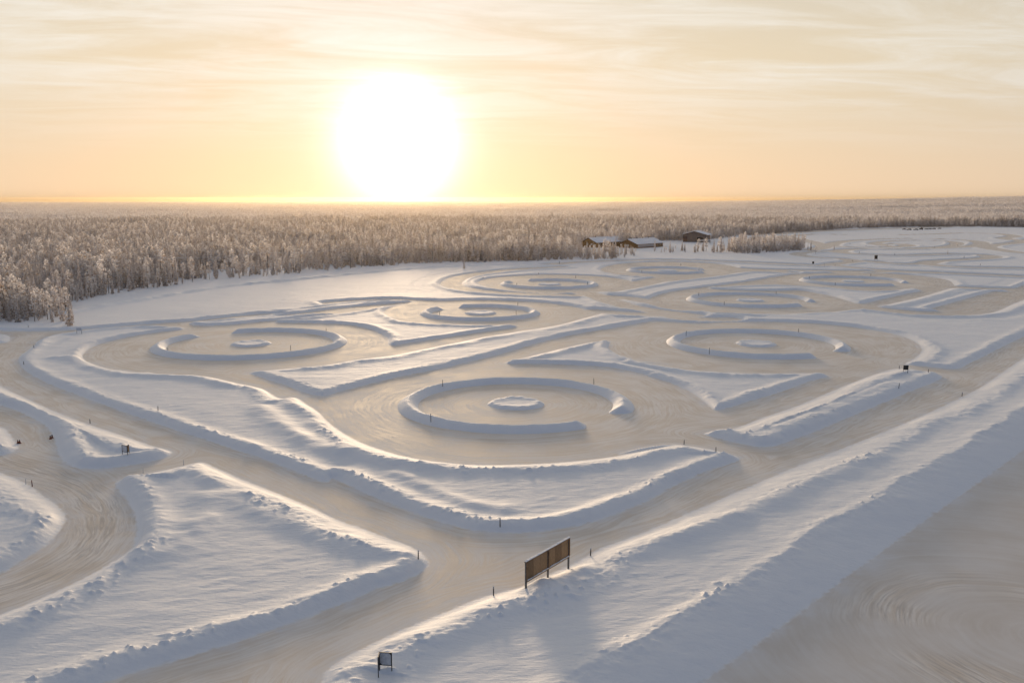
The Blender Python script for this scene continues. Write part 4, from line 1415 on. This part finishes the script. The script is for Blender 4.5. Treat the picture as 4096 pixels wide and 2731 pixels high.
ZLAB = {1: ('snow-frosted tree in the grove at the left edge beside the track', 'trees of the left grove'),
        2: ('snow-frosted conifer in the front rows of the forest along the bare field', 'front row trees of the forest'),
        3: ('snow-laden spruce in the strip of trees before the lodge', 'trees in front of the lodge'),
        4: ('frosted tree in the loose row before the shed', 'trees in front of the shed'),
        5: ('dark frosted spruce in the dense grove right of the shed', 'trees of the grove right of the shed')}

def plant(x, y, hs, label, group, v=None):
    v = random.randrange(NV) if v is None else v
    cm, tmh, h = VAR[v]
    e = empty('frosted_tree', (x, y, hz(x, y) - .1), random.uniform(0, 6.28))
    w = hs * random.uniform(.85, 1.2)
    e.scale = (w, w, hs)
    link(bpy.data.objects.new('trunk', tmh), e)
    link(bpy.data.objects.new('crown', cm), e)
    tag(e, label, 'tree', group)
    return e
for reg, x, y, hs, lb in LONE:
    p = hit(reg, x, y)
    plant(p.x, p.y, hs, lb, None, v=random.choice((0, 4, 5)))
# the 291 trees that show largest stand singly, the rest of the forest is one mass
score = [hs / math.hypot(x, y) * (1.5 if zn in (1, 3, 4) else 1.0) for x, y, zn, hs in pool]
# front-row trees count as seen; those behind the rows are hidden
for i, (x, y, zn, hs) in enumerate(pool):
    if zn == 2:
        a = math.atan2(x, y)
        lim = float(edge_depth(np.array([a]))[0]) if a < AZ_L else 1e9
        if math.hypot(x, y) > lim + 16:
            score[i] = 0
order = np.argsort(score)[::-1]
single = set(int(i) for i in order[:291])
STRETCH = [(400, 'beside the left grove'), (620, 'along the left part of the bare field'), (820, 'left of the sun, along the bare field'), (1010, 'right below the sun at the bare field'),
           (1200, 'along the far part of the bare field'), (1340, 'between the sun and the lodge'), (9999, 'just left of the lodge strip')]
for i in sorted(single):
    x, y, zn, hs = pool[i]
    lb, gp = ZLAB[zn]
    size = 'tall' if hs > 1.2 else 'small' if hs < .8 else 'medium'
    if zn == 2:
        fx = img(x, y, 0)[0] / 1.7415
        where = next(w for lim, w in STRETCH if fx < lim)
        lb = '%s frosted front-row forest conifer %s' % (size, where)
        gp = '%s front row trees %s' % (size, where)
    elif zn in (1, 3, 5):
        lb, gp = '%s %s' % (size if zn == 1 else 'taller' if hs > .68 else 'shorter', lb), '%s %s' % (size if zn == 1 else 'taller' if hs > .68 else 'shorter', gp)
    plant(x, y, hs, lb, gp)

# --- the rest of the wood: one mass drawn from the same few trees
lib = bpy.data.collections.new('tree_library')
def lib_add(me, name):
    o = bpy.data.objects.new(name, me)
    lib.objects.link(o)
def join_meshes(name, parts):
    Vs, Fs, Cs, n = [], [], [], 0
    for v, f, c in parts:
        Vs.append(v); Fs.append(f + n); Cs.append(c); n += len(v)
    return mesh_from_np(name, np.vstack(Vs), np.vstack(Fs), M['tree'], False, (('frost', 'FACE', np.concatenate(Cs)),))
for i, (cm, tmh, h) in enumerate(VAR):
    lib_add(cm, 'a_crown_%02d' % i)
def low_clump(size, n, seed, hh):
    R = random.Random(seed)
    parts = []
    for k in range(n):
        h = hh * R.uniform(.7, 1.25)
        t = crown_spruce(h, h * .17, .5, seed * 100 + k, 7, 4) if R.random() < .6 else crown_pine(h, h * .19, h * .3, seed * 100 + k, 5)
        v, f, c = tm_arrays(t)
        v = v + np.array([R.uniform(-.5, .5) * size, R.uniform(-.5, .5) * size, 0])
        parts.append((v, f, c))
    return join_meshes('clump', parts)
for i in range(3):
    lib_add(low_clump(26, 30, 50 + i, 11), 'b_clump_%02d' % i)
for i in range(3):
    lib_add(low_clump(70, 90, 60 + i, 11), 'c_clump_%02d' % i)
FP, FV, FS = [], [], []
for i, (x, y, zn, hs) in enumerate(pool):
    if i in single:
        continue
    FP.append((x, y)); FV.append(random.randrange(NV)); FS.append(hs)
def add_far(n_try, d0, d1, gap, first):
    x, y = scatter(n_try, d0, d1, gap)
    k = rng.random(len(x)) < np.clip(.95 + fbm(x / 400, y / 400, 18, 3) * .8, .3, 1)
    x, y = x[k], y[k]
    hsn = 1.0 + .5 * fbm(x / 160, y / 160, 19, 2) + rng.normal(0, .05, len(x))
    for a, b, s in zip(x, y, hsn):
        FP.append((a, b)); FV.append(first + random.randrange(3)); FS.append(float(s))
add_far(60000, 1790, 4300, 23, NV)
add_far(120000, 4200, 13500, 60, NV + 3)
FP = np.array(FP)
fz = hz_arr(FP[:, 0], FP[:, 1]) - .15
me = bpy.data.meshes.new('forest')
me.vertices.add(len(FP))
me.vertices.foreach_set('co', np.column_stack([FP, fz]).astype(np.float32).ravel())
a = me.attributes.new('variant', 'INT', 'POINT'); a.data.foreach_set('value', np.array(FV, np.int32))
a = me.attributes.new('size', 'FLOAT', 'POINT'); a.data.foreach_set('value', np.array(FS, np.float32))
a = me.attributes.new('turn', 'FLOAT', 'POINT'); a.data.foreach_set('value', rng.uniform(0, 6.28, len(FP)).astype(np.float32))
forest = link(bpy.data.objects.new('forest', me))
tag(forest, 'snow-frosted conifer forest stretching from the field to the horizon', 'forest', kind='stuff')
ng = bpy.data.node_groups.new('forest_growth', 'GeometryNodeTree')
ng.interface.new_socket('Geometry', in_out='INPUT', socket_type='NodeSocketGeometry')
ng.interface.new_socket('Geometry', in_out='OUTPUT', socket_type='NodeSocketGeometry')
N, Lk = ng.nodes, ng.links
gi, go = N.new('NodeGroupInput'), N.new('NodeGroupOutput')
ci = N.new('GeometryNodeCollectionInfo')
ci.inputs['Collection'].default_value = lib
ci.inputs['Separate Children'].default_value = True
ci.inputs['Reset Children'].default_value = True
ip = N.new('GeometryNodeInstanceOnPoints')
ip.inputs['Pick Instance'].default_value = True
def nat(nm, typ):
    q = N.new('GeometryNodeInputNamedAttribute')
    q.data_type = typ
    q.inputs['Name'].default_value = nm
    return q.outputs['Attribute']
cx = N.new('ShaderNodeCombineXYZ')
Lk.new(nat('turn', 'FLOAT'), cx.inputs[2])
Lk.new(gi.outputs[0], ip.inputs['Points'])
Lk.new(ci.outputs[0], ip.inputs['Instance'])
Lk.new(nat('variant', 'INT'), ip.inputs['Instance Index'])
Lk.new(cx.outputs[0], ip.inputs['Rotation'])
Lk.new(nat('size', 'FLOAT'), ip.inputs['Scale'])
Lk.new(ip.outputs[0], go.inputs[0])
forest.modifiers.new('growth', 'NODES').node_group = ng

# ------------------------------------------------------------------ power line through the forest, wires thick with frost
WH = 13.5
ORD = ['first', 'second', 'third', 'fourth', 'fifth', 'sixth', 'seventh', 'eighth', 'ninth', 'tenth', 'eleventh']
def wire_pt(x, y):
    r = ray(x, y)
    k = (WH - CAMH) / r.z
    return Vector((r.x * k, r.y * k, WH))
wp = [wire_pt(*q) for q in ((-500, 1071), (60, 1049), (640, 1031), (1068, 1010), (1400, 993), (1730, 976), (2200, 925), (2560, 908), (2914, 901), (3164, 888), (3373, 881))]
for i, (p, q) in enumerate(zip(wp[:-1], wp[1:])):
    mb = MB()
    n = 12
    prev = None
    for k in range(n + 1):
        u = k / n
        c = p.lerp(q, u) - Vector((0, 0, 4 * u * (1 - u) * 1.1))
        if prev is not None:
            mb.tube(prev, c, .10, .10, 5)
        prev = c
    o = mb.build('power_wire', M['wire'])
    tag(o, 'frost-white overhead wire through the forest, %s span from the left' % ORD[i], 'wire', 'frosted wire spans over the forest')
for i, p in enumerate(wp):
    e = empty('power_pole', (p.x, p.y, hz(p.x, p.y)))
    hgt = p.z - e.location.z
    MB().tube((0, 0, -1), (0, 0, hgt + .3), .16, .11, 8).build('post', M['post'], e)
    MB().box((-1.0, -.08, hgt - .5), (1.0, .08, hgt - .32)).build('crossarm', M['post'], e)
    MB().tube((0, -.2, hgt - .30), (0, -.2, hgt), .06, .04, 6).build('insulator', M['palepole'], e)
    tag(e, 'frosted wooden power pole among the forest trees, %s from the left' % ORD[i], 'power pole', 'power poles in the forest')

# ------------------------------------------------------------------ cold haze over the forest
hm, g, out = new_mat('cold_haze')
pv = g.n('ShaderNodeVolumePrincipled')
pv.inputs['Color'].default_value = (1.0, 0.80, 0.52, 1)
pv.inputs['Density'].default_value = 0.00002
pv.inputs['Anisotropy'].default_value = 0.8
g.t.links.new(pv.outputs[0], out.inputs['Volume'])
hb = MB().box((-15200, -15200, -12), (15200, 15200, 67)).build('haze', hm)
tag(hb, 'thin pale frost haze hanging over the whole landscape', 'haze', kind='stuff')
